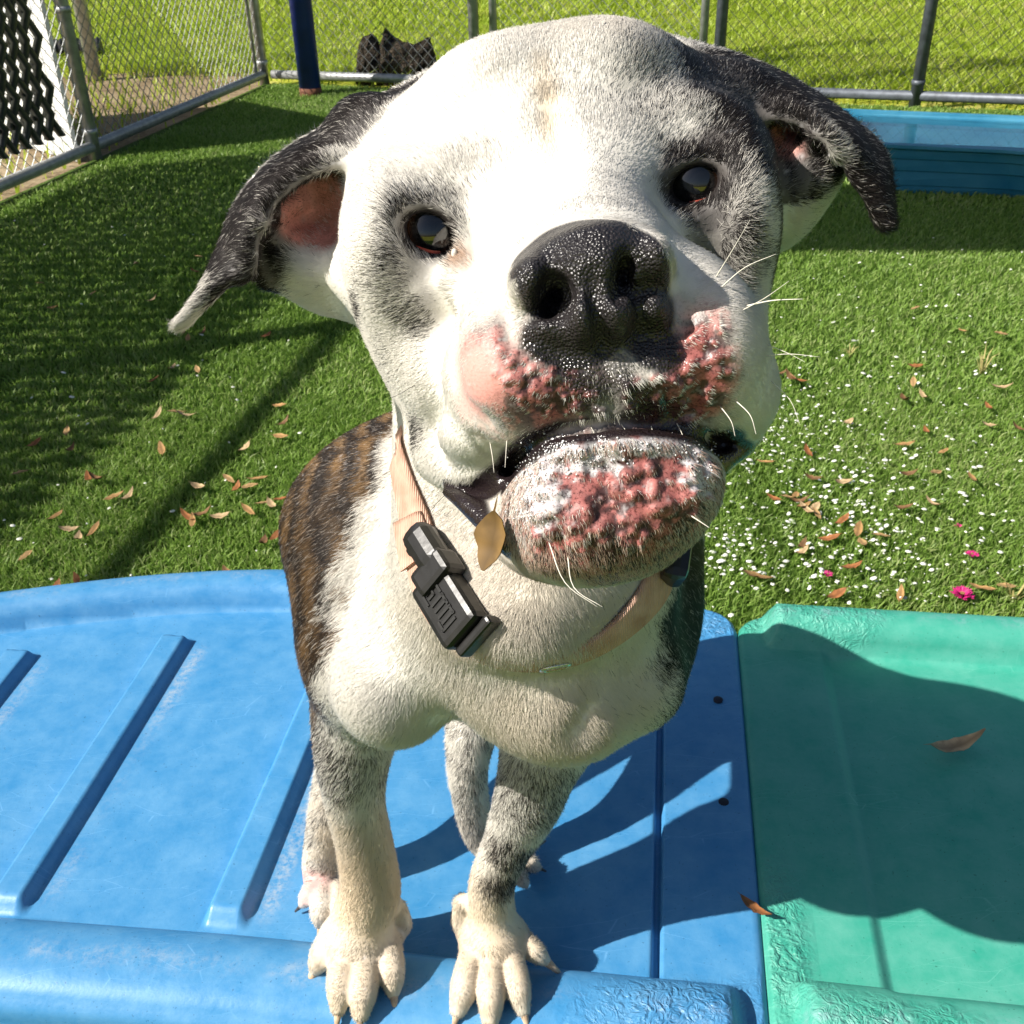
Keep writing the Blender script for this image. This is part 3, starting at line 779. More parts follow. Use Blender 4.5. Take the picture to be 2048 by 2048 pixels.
# ---- lower jaw
chain([(1190, 980, .388, 104), (1005, 960, .414, 72), (900, 900, .452, 76)], k=.012)
chain([(1300, 960, .388, 98), (1435, 880, .410, 56), (1480, 800, .44, 60)], k=.012)
ell(1235, 982, .384, 178, 114, .034, k=.012, rot=rotz(5))
ell(1110, 995, .384, 82, 86, .030, k=.012)
ell(1345, 975, .384, 84, 88, .030, k=.012)
ell(1230, 1045, .386, 140, 66, .030, k=.012)                      # chin pad
ell(1225, 900, .374, 176, 48, .027, k=.010, rot=rotz(2))
ell(1150, 1085, .416, 150, 75, .050, k=.024)                                    # under the chin
# mouth opening: a dark gap between flews and chin
MOUTH = [(905, 985, .420, 12), (955, 985, .402, 18), (1005, 950, .378, 11), (1060, 895, .352, 6), (1130, 868, .345, 5),
         (1215, 855, .342, 5), (1300, 853, .344, 5), (1390, 868, .350, 6), (1450, 892, .366, 10), (1490, 905, .392, 12)]
chain(MOUTH, k=.004, mode='sub')
chain([(p[0], p[1] + 1, p[2] + .012, p[3] + 3) for p in MOUTH[2:-1]], k=.004, mode='sub')
chain([(p[0], p[1] + 1, p[2] + .024, p[3] + 3) for p in MOUTH[2:-1]], k=.004, mode='sub')
# wet black lip hanging at the corner
chain([(893, 985, .425, 9), (925, 1002, .408, 18), (965, 1035, .398, 24), (1010, 1085, .384, 20)], k=.004)
chain([(1440, 935, .384, 14), (1480, 900, .398, 16), (1500, 880, .410, 10)], k=.004)
# ---- nose leather
ell(1180, 565, .362, 140, 98, .034, k=.006, rot=RH)
ell(1180, 518, .361, 122, 44, .028, k=.008, rot=RH)                            # top
ell(1060, 575, .352, 46, 62, .022, k=.005, rot=rotz(-16))                      # wings
ell(1298, 532, .352, 42, 60, .022, k=.005, rot=rotz(26))
ell(1158, 640, .349, 46, 66, .020, k=.006, rot=RH)                             # columella
ell(1222, 628, .349, 42, 64, .020, k=.006, rot=RH)
ell(1090, 672, .356, 62, 30, .018, k=.006, rot=rotz(-12))                      # floor of the nostrils
ell(1296, 628, .356, 38, 50, .018, k=.006, rot=rotz(30))
groove([(1112, 586, 36), (1120, 600, 33)], k=.004, sink=.2)
groove([(1112, 590, 30), (1112, 592, 30)], k=.003, sink=1.2)
groove([(1112, 590, 22), (1108, 588, 22)], k=.003, sink=1.5)
groove([(1112, 610, 20), (1080, 628, 13), (1040, 638, 7)], k=.003)
groove([(1252, 520, 20), (1246, 560, 24), (1240, 590, 20)], k=.003, sink=.2)
groove([(1252, 530, 17), (1246, 560, 20), (1244, 580, 18)], k=.003, sink=1.2)
groove([(1250, 540, 15), (1246, 560, 17)], k=.003, sink=1.5)
groove([(1262, 590, 10), (1295, 580, 8), (1334, 578, 5)], k=.003)
groove([(1182, 545, 4), (1190, 620, 6), (1203, 690, 6), (1220, 770, 5), (1226, 815, 4)], k=.004)
groove([(1010, 660, 4), (1040, 700, 4), (1060, 730, 3)], k=.006)
groove([(905, 640, 3), (900, 720, 4), (910, 800, 5), (960, 850, 4)], k=.012)
groove([(960, 880, 3), (1000, 905, 4), (1040, 900, 3)], k=.006)
groove([(1190, 900, 4), (1215, 960, 4), (1220, 1040, 3)], k=.008)
# ---- furrows of the forehead and the stop
groove([(1098, 220, 2), (1108, 280, 4), (1118, 330, 4), (1112, 380, 2)], k=.012)
groove([(1020, 330, 4), (1045, 390, 6), (1035, 430, 4)], k=.03)
# ---- eye sockets
EYE_L, EYE_R = pc(862, 461, .4275), pc(1390, 363, .4275)
for (x, y), (rx, ry), a in (((860, 467), (68, 47), -28), ((1390, 369), (64, 44), 16)):
    RV = rot_view(x, y) @ rotz(a)
    ell(x, y, .421, rx + 16, ry + 16, .0135, k=.012, rot=RV)                    # lids
    ell(x, y, .396, rx * 1.04, ry * 1.04, .030, k=.004, rot=RV, mode='sub')
# ---- ears (folded leather, a hollow behind it)
ell(735, 330, .505, 90, 120, .040, k=.03)
ell(1465, 260, .505, 80, 95, .040, k=.03)
sheet([[(860, 150, .520), (800, 230, .485), (735, 330, .462)],
       [(740, 215, .505), (715, 265, .474), (690, 325, .457)],
       [(630, 275, .494), (618, 305, .466), (615, 345, .453)],
       [(540, 338, .484), (535, 368, .460), (545, 400, .450)],
       [(480, 415, .476), (490, 450, .456), (510, 470, .450)],
       [(450, 490, .470), (470, 520, .456), (500, 545, .454)],
       [(422, 556, .464), (438, 560, .456), (458, 560, .455)],
       [(388, 612, .460), (396, 610, .457), (406, 606, .457)],
       [(360, 646, .459), (366, 646, .458), (372, 643, .458)]], .0030, k=.004)
sheet([[(490, 440, .468), (505, 500, .476), (532, 562, .480)], [(540, 430, .476), (548, 490, .482), (560, 545, .486)]], .0026, k=.004, n=1)   # lower flap in shade
sheet([[(720, 350, .476), (720, 470, .484), (700, 570, .488)], [(630, 365, .484), (630, 450, .492), (630, 560, .49)],
       [(570, 395, .480), (575, 460, .488), (590, 545, .49)], [(528, 432, .468), (548, 480, .478), (572, 540, .486)]], .0045, k=.008)
groove([(528, 470, 9), (528, 445, 10), (560, 420, 10), (610, 405, 9)], k=.005, mode='add')
groove([(575, 520, 10), (590, 495, 12), (640, 490, 10)], k=.008, mode='add')
ell(655, 565, .497, 84, 58, .030, k=.02, rot=rotz(-25))
sheet([[(1290, 70, .520), (1390, 150, .488), (1455, 245, .466)],
       [(1440, 108, .508), (1480, 160, .474), (1510, 235, .458)],
       [(1550, 152, .496), (1565, 190, .466), (1580, 235, .453)],
       [(1635, 202, .486), (1640, 235, .460), (1645, 262, .450)],
       [(1700, 250, .480), (1695, 280, .458), (1690, 305, .450)],
       [(1752, 298, .474), (1728, 330, .458), (1708, 345, .454)],
       [(1768, 345, .468), (1752, 380, .458), (1734, 388, .456)],
       [(1778, 445, .462), (1768, 450, .459), (1757, 440, .459)]], .0030, k=.004)
sheet([[(1480, 235, .478), (1490, 320, .488), (1530, 420, .492)], [(1570, 240, .484), (1580, 310, .492), (1590, 400, .494)],
       [(1620, 250, .478), (1630, 310, .486), (1625, 370, .490)], [(1660, 285, .466), (1664, 325, .474), (1645, 352, .482)]], .0045, k=.008)
groove([(1580, 300, 9), (1620, 275, 11), (1650, 270, 10), (1668, 310, 10)], k=.005, mode='add')
groove([(1590, 330, 9), (1620, 320, 11), (1650, 345, 9)], k=.006, mode='add')
ell(1585, 378, .497, 56, 54, .030, k=.02, rot=rotz(40))
ell(1555, 425, .502, 40, 70, .03, k=.02)
# ---- front legs
chain([(725, 1380, .685, 106), (707, 1500, .698, 78), (710, 1600, .718, 60), (731, 1700, .738, 56), (740, 1780, .754, 61), (722, 1845, .769, 62), (715, 1885, .777, 70)], k=.018, n=5)
chain([(1120, 1400, .680, 120), (1080, 1520, .696, 82), (1054, 1605, .712, 68), (1015, 1690, .733, 50), (985, 1765, .750, 46), (984, 1830, .764, 48), (990, 1885, .774, 58)], k=.018, n=5)
def toe(x0, y0, x1, y1, r0, r1, c0=.020, c1=.011):
    xm, ym = .40 * x0 + .60 * x1, .40 * y0 + .60 * y1
    P = [pc(x, y, plane_d(x, y, c)) for x, y, c in ((x0, y0, c0), (xm, ym, .5 * (c0 + c1) + .004), (x1, y1, c1))]
    chain3(P, [q * .77 / FPX for q in (r0 * .78, r0 * .84, r1 * .74)], k=.0028)
RIM = .010
ell(722, 1880, .776, 78, 46, .030, k=.014)
ell(990, 1882, .773, 68, 46, .030, k=.014)
TOES = [(664, 1868, 628, 1944, 29, 14), (690, 1890, 677, 2016, 34, 22), (735, 1895, 722, 2026, 34, 24), (778, 1880, 787, 1984, 31, 19),
        (950, 1895, 917, 2018, 33, 23), (984, 1905, 981, 2036, 33, 25), (1016, 1895, 1046, 2018, 31, 20), (1030, 1868, 1094, 1924, 25, 13)]
for t in TOES: toe(*t, c0=.034, c1=.0115 + RIM)
chain([(800, 1815, .765, 15), (813, 1848, .772, 12), (809, 1868, .777, 7)], k=.006)       # dew claws and wrist pads
chain([(925, 1805, .762, 18), (916, 1842, .772, 15), (922, 1866, .778, 8)], k=.006)
# ---- hind legs
chain([(770, 1180, .86, 110), (700, 1470, .835, 60), (660, 1620, .824, 42), (645, 1720, .840, 40), (648, 1765, .850, 40)], k=.02)
chain([(1000, 1220, .86, 100), (940, 1480, .820, 48), (942, 1600, .830, 36), (965, 1680, .848, 32), (1025, 1712, .858, 33)], k=.015)
for t in ((640, 1760, 606, 1808, 26, 15), (650, 1780, 640, 1846, 30, 18), (680, 1780, 690, 1850, 30, 20),
          (1030, 1700, 1072, 1690, 20, 12), (1035, 1715, 1076, 1735, 22, 13), (1020, 1730, 1050, 1768, 22, 14)):
    toe(*t, c0=.018, c1=.010)
# ---- inflamed bumps on muzzle and chin
WARTS = []
def bumps(n, cx, cy, d, rx, ry, rlo, rhi, a=0, seed=1):
    rg = np.random.default_rng(seed)
    for i in range(n):
        th = rg.uniform(0, 6.283); q = math.sqrt(rg.uniform(0, 1))
        x, y = rx * q * math.cos(th), ry * q * math.sin(th)
        ca, sa = math.cos(rad(a)), math.sin(rad(a))
        WARTS.append((cx + ca * x - sa * y, cy + sa * x + ca * y, d, rg.uniform(rlo, rhi)))
bumps(38, 1045, 745, .345, 85, 55, 4, 9, 45, 1)
bumps(24, 1140, 805, .340, 105, 30, 5, 9, 5, 2)
bumps(38, 1400, 745, .345, 66, 105, 5, 12, 20, 3)
bumps(20, 1300, 775, .340, 60, 50, 5, 9, 0, 4)
bumps(70, 1235, 985, .342, 185, 100, 4, 10, 0, 5)
bumps(15, 1130, 1040, .342, 80, 46, 9, 16, 0, 6)
bumps(16, 1310, 985, .340, 85, 50, 9, 15, 0, 7)
bumps(12, 1230, 1070, .345, 140, 34, 8, 14, 0, 8)
bumps(10, 1080, 985, .345, 40, 60, 8, 14, 0, 9)
bumps(10, 1405, 960, .350, 30, 60, 8, 14, 0, 10)
WPOS = []
for x, y, d, r in WARTS:
    dd = march(x, y)
    e = [march(x + q, y + w) for q, w in ((-12, 0), (12, 0), (0, -12), (0, 12))]
    if dd is None or dd > d + .05 or None in e or max(e) - min(e) > .0075: continue
    R = r * dd / FPX
    WPOS.append((pc(x, y, dd + R * .05), R))
for c, R in WPOS:
    ell(0, 0, 0, R, R, R, k=.0013, cam=c)
WC = np.array([w[0] for w in WPOS]); WR = np.array([w[1] for w in WPOS])
# ---- skin the field
def surface_nets(F, gx, gy, gz):
    S = F < 0
    n = S[:-1, :-1, :-1].astype(np.int8)
    for dx in (0, 1):
        for dy in (0, 1):
            for dz in (0, 1):
                if dx + dy + dz: n += S[dx:S.shape[0] - 1 + dx, dy:S.shape[1] - 1 + dy, dz:S.shape[2] - 1 + dz]
    I, J, Kk = np.nonzero((n > 0) & (n < 8))
    acc = np.zeros((len(I), 3)); cnt = np.zeros(len(I))
    cor = [(a, b, c) for a in (0, 1) for b in (0, 1) for c in (0, 1)]
    val = {q: F[I + q[0], J + q[1], Kk + q[2]] for q in cor}
    pos = {q: np.stack([gx[I + q[0]], gy[J + q[1]], gz[Kk + q[2]]], 1) for q in cor}
    for q in cor:
        for ax in range(3):
            if q[ax]: continue
            w = list(q); w[ax] = 1; w = tuple(w)
            a, b = val[q], val[w]; m = (a < 0) != (b < 0)
            t = np.where(m, a / np.where(a - b == 0, 1, a - b), 0)[:, None]
            acc += np.where(m[:, None], pos[q] + t * (pos[w] - pos[q]), 0); cnt += m
    V = acc / cnt[:, None]
    idx = np.full(tuple(s - 1 for s in F.shape), -1, np.int32); idx[I, J, Kk] = np.arange(len(I))
    Q = []
    for ax in range(3):
        o1, o2 = [(1, 2), (2, 0), (0, 1)][ax]
        sl0 = [slice(None)] * 3; sl1 = [slice(None)] * 3
        sl0[ax] = slice(0, -1); sl1[ax] = slice(1, None)
        a, b = S[tuple(sl0)], S[tuple(sl1)]
        P = np.array(np.nonzero(a != b)).T
        ok = (P[:, o1] > 0) & (P[:, o2] > 0) & (P[:, o1] < F.shape[o1] - 1) & (P[:, o2] < F.shape[o2] - 1)
        P = P[ok]
        flip = a[P[:, 0], P[:, 1], P[:, 2]]
        def g(d1, d2):
            R_ = P.copy(); R_[:, o1] += d1; R_[:, o2] += d2
            return idx[R_[:, 0], R_[:, 1], R_[:, 2]]
        q = np.stack([g(-1, -1), g(0, -1), g(0, 0), g(-1, 0)], 1)
        q[~flip] = q[~flip][:, ::-1]
        Q.append(q)
    Q = np.concatenate(Q)
    return V, Q[(Q >= 0).all(1)]
BV, BQ = surface_nets(FLD, GX, GY, GZ)
# light smoothing along the surface
E2 = np.concatenate([BQ[:, [0, 1]], BQ[:, [1, 2]], BQ[:, [2, 3]], BQ[:, [3, 0]]])
deg = np.bincount(E2.ravel(), minlength=len(BV)).astype(float)[:, None]
for lam in (.55, -.35, .55, -.35, .5):
    s = np.zeros_like(BV)
    for c in range(3):
        s[:, c] = np.bincount(E2[:, 0], BV[E2[:, 1], c], len(BV)) + np.bincount(E2[:, 1], BV[E2[:, 0], c], len(BV))
    BV = BV + lam * (s / deg - BV)
# keep the one big piece (drop crumbs)
lab = np.arange(len(BV))
for _ in range(400):
    l2 = lab.copy()
    np.minimum.at(l2, E2[:, 0], lab[E2[:, 1]]); np.minimum.at(l2, E2[:, 1], lab[E2[:, 0]])
    l2 = l2[l2]; l2 = l2[l2]
    if (l2 == lab).all(): break
    lab = l2
main = np.bincount(lab, minlength=len(BV)).argmax()
keep = lab == main
remap = np.cumsum(keep) - 1
BQ = remap[BQ[keep[BQ[:, 0]]]]; BV = BV[keep]
BQ = BQ[:, ::-1]                                # camera axes are left-handed
BW = to_world(BV)
def vnormals(V, Q):
    n = np.cross(V[Q[:, 2]] - V[Q[:, 0]], V[Q[:, 3]] - V[Q[:, 1]])
    o = np.zeros_like(V)
    for c in range(3):
        for k in range(4): o[:, c] += np.bincount(Q[:, k], n[:, c], len(V))
    return o / (np.linalg.norm(o, axis=1, keepdims=True) + 1e-12)
BN = vnormals(BW, BQ)
print('dog body', len(BV), 'verts', len(BQ), 'quads')
# ---- coat pattern: patches are solids placed on the body, never on the picture
def hash3(i, j, k, seed):
    h = (i.astype(np.int64) * 374761393 + j.astype(np.int64) * 668265263 + k.astype(np.int64) * 2147483647 + seed * 974634221) & 0xffffffff
    h = ((h ^ (h >> 13)) * 1274126177) & 0xffffffff
    return ((h ^ (h >> 16)) & 0xffff) / 65535.0
def vnoise(P, scale, seed=0):
    Q = P * scale; I = np.floor(Q).astype(np.int64); f = Q - I; f = f * f * (3 - 2 * f)
    out = 0
    for a in (0, 1):
        for b in (0, 1):
            for c in (0, 1):
                w = (f[:, 0] if a else 1 - f[:, 0]) * (f[:, 1] if b else 1 - f[:, 1]) * (f[:, 2] if c else 1 - f[:, 2])
                out = out + w * hash3(I[:, 0] + a, I[:, 1] + b, I[:, 2] + c, seed)
    return out
def fbm(P, scale, seed=0, o=3):
    return sum(vnoise(P, scale * 2 ** i, seed + i) * .5 ** i for i in range(o)) / sum(.5 ** i for i in range(o))
_NC = {}
def nfield(P, ns, seed):
    """one noise value for each point, made once for each kind"""
    k = (len(P), ns, seed)
    if k not in _NC: _NC[k] = fbm(P, ns, seed, 2)
    return _NC[k]
def _soft(r, wob, soft, P, ns, seed):
    out = np.zeros(len(r), np.float32)
    m = r < 1 + soft + wob
    if m.any():
        q = r[m] + wob * (nfield(P, ns, seed)[m] - .5) * 2
        t = np.clip((1 + soft - q) / (2 * soft), 0, 1)
        out[m] = t * t * (3 - 2 * t)
    return out
def patch(P, px, py, d, rx, ry, rz, soft=.25, wob=.25, rot=0, seed=3, ns=90):
    """0..1 membership of a roundish patch centred on a point of the body; radii in pixels / metres"""
    q = P - pc(px, py, d).astype(np.float32)
    if rot:
        ca, sa = math.cos(rad(rot)), math.sin(rad(rot))
        q = np.stack([ca * q[:, 0] + sa * q[:, 1], -sa * q[:, 0] + ca * q[:, 1], q[:, 2]], 1)
    r = np.sqrt((q[:, 0] / (rx * d / FPX)) ** 2 + (q[:, 1] / (ry * d / FPX)) ** 2 + (q[:, 2] / rz) ** 2)
    return _soft(r, wob, soft, P, ns, seed)
def line_patch(P, pts, rpx, soft=.4, wob=.3, seed=3, ns=90):
    best = np.full(len(P), 9.0, np.float32)
    for p, q in zip(pts[:-1], pts[1:]):
        a, b = pc(*p[:3]).astype(np.float32), pc(*q[:3]).astype(np.float32); ba = b - a
        t = np.clip(((P - a) @ ba) / (ba @ ba), 0, 1)
        best = np.minimum(best, np.linalg.norm(P - a - t[:, None] * ba, axis=1) / (rpx * p[2] / FPX))
    return _soft(best, wob, soft, P, ns, seed)
def union(*a):
    o = 0
    for x in a: o = np.maximum(o, x)
    return o

def coat(P):
    """for points of the body: share of dark hairs, brindle, cream tint and the kinds of naked skin"""
    C = {}
    X, Y, Z = P[:, 0], P[:, 1], P[:, 2]
    # share of dark hairs
    eyeL = union(patch(P, 855, 470, .415, 74, 70, .03, .45, .35, -20) * .92, patch(P, 815, 560, .425, 62, 66, .03, .5, .4, 20) * .72,
                 patch(P, 850, 620, .420, 42, 50, .025, .5, .5) * .7, line_patch(P, [(790, 520, .43), (830, 420, .42), (905, 385, .42)], 20, .6) * .8,
                 patch(P, 900, 400, .42, 46, 26, .03, .6, .4, 10) * .6)
    spots = union(patch(P, 738, 610, .45, 17, 46, .03, .5, .5, -15), patch(P, 828, 865, .44, 24, 32, .03, .6, .5) * .75, patch(P, 790, 720, .45, 34, 60, .03, .6, .5) * .2,
                  patch(P, 1095, 478, .36, 60, 9, .02, .6, .8, 12) * .25, patch(P, 1190, 450, .37, 60, 9, .02, .6, .8, 8) * .3)
    headR = union(patch(P, 1462, 300, .47, 170, 290, .09, .25, .2, 10), patch(P, 1395, 370, .415, 102, 105, .035, .3, .3), patch(P, 1430, 500, .43, 90, 120, .04, .3, .3) * .84,
                  patch(P, 1325, 110, .48, 120, 70, .05, .35, .3, -25), patch(P, 1300, 225, .44, 100, 110, .05, .6, .4) * .42, patch(P, 1525, 560, .46, 24, 130, .05, .4, .3))
    cheekR = patch(P, 1480, 560, .435, 40, 110, .03, .4, .3, 5)
    headR = headR * (1 - .55 * cheekR)
    earL = union(line_patch(P, [(830, 175, .49), (700, 262, .475), (580, 340, .465), (500, 435, .46), (455, 530, .46)], 98, .22, .2),
                 patch(P, 520, 520, .475, 66, 76, .03, .3, .2))
    earL = earL * (1 - .8 * line_patch(P, [(415, 570, .46), (350, 650, .458)], 34, .5)) * (1 - .7 * patch(P, 690, 322, .462, 40, 16, .03, .6, .4, -20))
    earR = union(line_patch(P, [(1450, 150, .49), (1600, 210, .475), (1700, 290, .465), (1770, 450, .46)], 84, .25, .2), patch(P, 1665, 330, .475, 48, 48, .03, .3, .2))
    C['ear'] = union(line_patch(P, [(760, 220, .49), (560, 330, .47), (470, 440, .465), (360, 646, .458)], 90, .3, .1), line_patch(P, [(1480, 150, .49), (1600, 210, .475), (1700, 290, .465), (1770, 450, .46)], 80, .3, .1))
    chinD = patch(P, 1290, 1030, .35, 110, 70, .05, .6, .6) * .6
    # body: brindle side and grey shoulders
    nb = nfield(P, 60, 8)
    xb = -.074 + .277 * (Y - .04) + (nb - .5) * .03
    side = np.clip((xb - X) / .014 + .5, 0, 1) * np.clip((Z - .555) / .02, 0, 1) * np.clip((Y + .17 + (nb - .5) * .08) / .05, 0, 1)
    C['brindle'] = union(side, np.clip((Z - .72) / .06, 0, 1) * np.clip((Y + .13) / .05, 0, 1)).astype(np.float32)
    shL = patch(P, 640, 1400, .69, 92, 190, .08, .42, .4, -6) * .62
    legL = patch(P, 680, 1500, .70, 100, 110, .08, .5, .45) * .5
    legR = union(patch(P, 1060, 1560, .70, 110, 95, .08, .45, .35) * .55, patch(P, 1030, 1690, .725, 52, 60, .028, .5, .4, 20) * .9, patch(P, 1000, 1760, .738, 36, 46, .022, .5, .4) * .9)
    shR = union(patch(P, 1352, 1185, .62, 108, 165, .12, .25, .25, -8), patch(P, 1345, 1330, .62, 52, 150, .10, .5, .4, -18) * .8, patch(P, 1395, 1020, .58, 70, 120, .08, .3, .2))
    hind = (Z > .80) * .35 * (Y > -.29) * (nfield(P, 90, 3) > .45)
    fluffR = union(patch(P, 1585, 385, .497, 92, 92, .045, .25, .2), patch(P, 1550, 440, .50, 60, 90, .05, .25, .2), patch(P, 1545, 290, .486, 90, 70, .022, .25, .2)) * (Z > .468)
    C['dark'] = np.clip(union(eyeL, spots, headR * (1 - fluffR), earL, earR * (1 - .9 * fluffR), chinD, shL, legL, legR, shR, hind), 0, 1)
    # cream tint: stop, throat, chest middle, legs
    C['cream'] = np.clip(union(line_patch(P, [(1085, 150, .42), (1108, 260, .41), (1118, 340, .405), (1125, 390, .40)], 26, .9, .4) * .6, patch(P, 1000, 1180, .50, 210, 150, .08, .6, .3) * .30,
                       patch(P, 1090, 1420, .55, 170, 120, .07, .7, .4) * .42, patch(P, 720, 1760, .75, 130, 170, .12, .7, .3) * .75, patch(P, 990, 1860, .77, 140, 160, .12, .7, .3) * .65,
                       patch(P, 1180, 120, .46, 120, 60, .05, .8, .4) * .2, patch(P, 720, 1950, .77, 150, 130, .10, .7, .3) * .6), 0, 1)
    C['rust'] = np.clip(union(patch(P, 1200, 1120, .375, 200, 50, .06, .6, .3) * .5, patch(P, 1065, 1130, .42, 50, 60, .04, .6, .4) * .9, patch(P, 930, 1265, .5, 30, 25, .03, .6, .4) * .3, patch(P, 925, 520, .41, 22, 30, .02, .7, .4) * .7), 0, 1)
    # naked skin
    nose = union(patch(P, 1178, 560, .345, 165, 122, .040, .05, .06, 0 - ROLLH), patch(P, 1150, 680, .345, 125, 60, .03, .15, .2, 0), patch(P, 1285, 650, .350, 62, 80, .03, .15, .2, -25),
                 patch(P, 1220, 730, .345, 80, 90, .03, .5, .6) * .85, patch(P, 1305, 705, .352, 62, 62, .03, .3, .3))
    C['nose'] = nose * (Z < .385)
    pinkL = union(patch(P, 985, 745, .360, 92, 112, .035, .45, .35, 0), patch(P, 1080, 800, .350, 130, 66, .03, .45, .35, 15))
    pinkR = union(patch(P, 1395, 750, .355, 84, 125, .04, .5, .4, 0), patch(P, 1325, 800, .350, 80, 60, .03, .45, .4))
    chin = patch(P, 1232, 1010, .362, 238, 165, .075, .22, .2)
    C['pink'] = np.clip(union(pinkL, pinkR, chin), 0, 1)
    C['chin'] = chin
    C['chinrim'] = chin * (1 - patch(P, 1232, 975, .345, 170, 95, .05, .35, .3))
    C['pinksmooth'] = patch(P, 965, 760, .362, 62, 78, .03, .45, .3)
    mouth = line_patch(P, [(m[0], m[1], m[2] + .008) for m in MOUTH], 31, .25, .1)
    mouth = union(mouth, line_patch(P, [(893, 985, .425), (930, 1005, .408), (965, 1035, .398), (1010, 1085, .384)], 32, .2, .15), line_patch(P, [(1440, 935, .384), (1500, 885, .405)], 26, .2, .1),
                  line_patch(P, [(1010, 960, .385), (1090, 890, .365), (1220, 868, .360), (1380, 875, .365), (1460, 905, .38)], 34, .2, .1))
    mouth = union(mouth, patch(P, 1030, 925, .395, 40, 45, .03, .2, .1), patch(P, 1445, 885, .392, 40, 30, .03, .2, .1))  # inside of the mouth blackened too, its shade put into the colour
    mouth = union(mouth, line_patch(P, [(1040, 888, .350), (1120, 850, .345), (1215, 832, .342), (1310, 832, .344), (1400, 850, .350), (1450, 872, .366)], 20, .5, .3))
    C['lip'] = union(mouth, patch(P, 1290, 825, .345, 135, 34, .03, .4, .4) * .9, patch(P, 1250, 800, .342, 60, 50, .03, .5, .5) * .8)
    ed = np.minimum(np.linalg.norm(P - EYE_L.astype(np.float32), axis=1), np.linalg.norm(P - EYE_R.astype(np.float32), axis=1))
    C['lid'] = np.clip((.0198 - ed) / .0016, 0, 1)
    earin = union(patch(P, 640, 430, .480, 110, 84, .024, .2, .15, -25), patch(P, 1545, 285, .484, 105, 72, .026, .2, .15, -30))
    C['earin'] = earin * (1 - np.clip(C['ear'] * 1.6 - .4, 0, 1) * (Z < .468))
    C['hindpink'] = patch(P, 632, 1770, .84, 45, 45, .03, .3, .2)
    d = np.full(len(P), 9.0, np.float32)
    near = (Z < .40) & (Y < .075)
    Pn = P[near]; dn = np.full(len(Pn), 9.0, np.float32)
    for c, R in zip(WC, WR): dn = np.minimum(dn, np.linalg.norm(Pn - c.astype(np.float32), axis=1) / R)
    d[near] = dn
    C['wart'] = np.clip((1.35 - d) / .5, 0, 1)
    return {k: np.asarray(v, np.float32) for k, v in C.items()}

WHITE = np.array([.76, .722, .645]); CREAM = np.array([.66, .49, .30]); BLACK = np.array([.018, .015, .014]); RUST = np.array([.36, .16, .06])
def skin_colour(P, C):
    n = len(P)
    def mx(col, w, c): return col * (1 - w[:, None]) + np.asarray(c) * w[:, None]
    base = np.tile(WHITE * .94, (n, 1))
    base = mx(base, C['cream'], CREAM)
    base = base * (1 - C['brindle'][:, None]) + C['brindle'][:, None] * brindle_mix(P)
    base = mx(base, C['dark'] * .93, [.045, .038, .036])
    base = mx(base, C['rust'], RUST * .7)
    base = mx(base, C['hindpink'], [.72, .40, .37])
    f = nfield(P, 260, 21); f2 = nfield(P, 190, 31); f3 = nfield(P, 480, 33)
    earpink = np.array([.60, .27, .22]) * (0.6 + .8 * f[:, None])
    base = base * (1 - C['earin'][:, None]) + earpink * C['earin'][:, None]
    # inflamed skin: mottled between pale pink, raw red and black pigment
    pg = .62 * f2 + .38 * f3 + .10 * C['chin'] * (nfield(P, 60, 8) - .35) + .10 * patch(P, 1210, 985, .35, 50, 120, .05, .5, .5) + .06 * patch(P, 1300, 1050, .35, 120, 60, .05, .5, .5) + .10 * patch(P, 1180, 800, .345, 130, 50, .04, .5, .4)
    pig = np.clip((pg - .462) * 13, 0, 1) * np.clip(1 - 1.3 * C['pinksmooth'], 0, 1)
    raw = np.array([.40, .135, .12]) * (.55 + .9 * f[:, None])
    raw = raw * (1 - C['pinksmooth'][:, None]) + np.array([.68, .325, .28]) * C['pinksmooth'][:, None]
    mott = raw * (1 - .92 * pig[:, None]) + np.array([.045, .022, .022]) * .92 * pig[:, None]
    base = base * (1 - C['pink'][:, None]) + mott * C['pink'][:, None]
    w = C['wart'] * np.clip(C['pink'] * 1.6 + .2, 0, 1)
    base = base * (1 - .85 * w[:, None]) + (np.array([.46, .17, .15]) * (.6 + .8 * nfield(P, 90, 3)[:, None])) * .85 * w[:, None]
    fz = np.clip((union(patch(P, 1070, 975, .35, 60, 80, .05, .5, .4), patch(P, 1150, 910, .35, 110, 44, .05, .5, .4), patch(P, 1405, 930, .36, 50, 75, .05, .5, .4), patch(P, 1310, 890, .35, 90, 26, .05, .5, .4)) * .9 + (f3 - .5) * 1.5 - .33) * 2.4, 0, .85)
    base = mx(base, fz, [.62, .60, .60])
    base = mx(base, C['lip'], [.018, .012, .013])  # black lips together with the painted shade of the mouth gap
    nz = C['nose'] * (1 - .8 * C['wart'] * (C['pink'] > .5))
    base = mx(base, nz, [.022, .019, .020])
    base = mx(base, C['lid'], [.02, .015, .015])
    return np.clip(base, 0, 1)
def brindle_mix(P):
    # dark bands that run round the ribs, uneven and broken
    w = P[:, 0] * 330 + 7.0 * fbm(P, 24, 40, 2) + 1.6 * np.sin(P[:, 1] * 30) + P[:, 2] * 42
    s = .46 + .34 * np.sin(w * 1.15) + (fbm(P * np.array([1, .45, 1]), 150, 44, 2) - .5) * 1.5
    s = np.clip((s - .42) * 1.7, 0, 1)[:, None]
    return np.array([.020, .015, .012]) * (1 - s) + np.array([.185, .110, .048]) * s

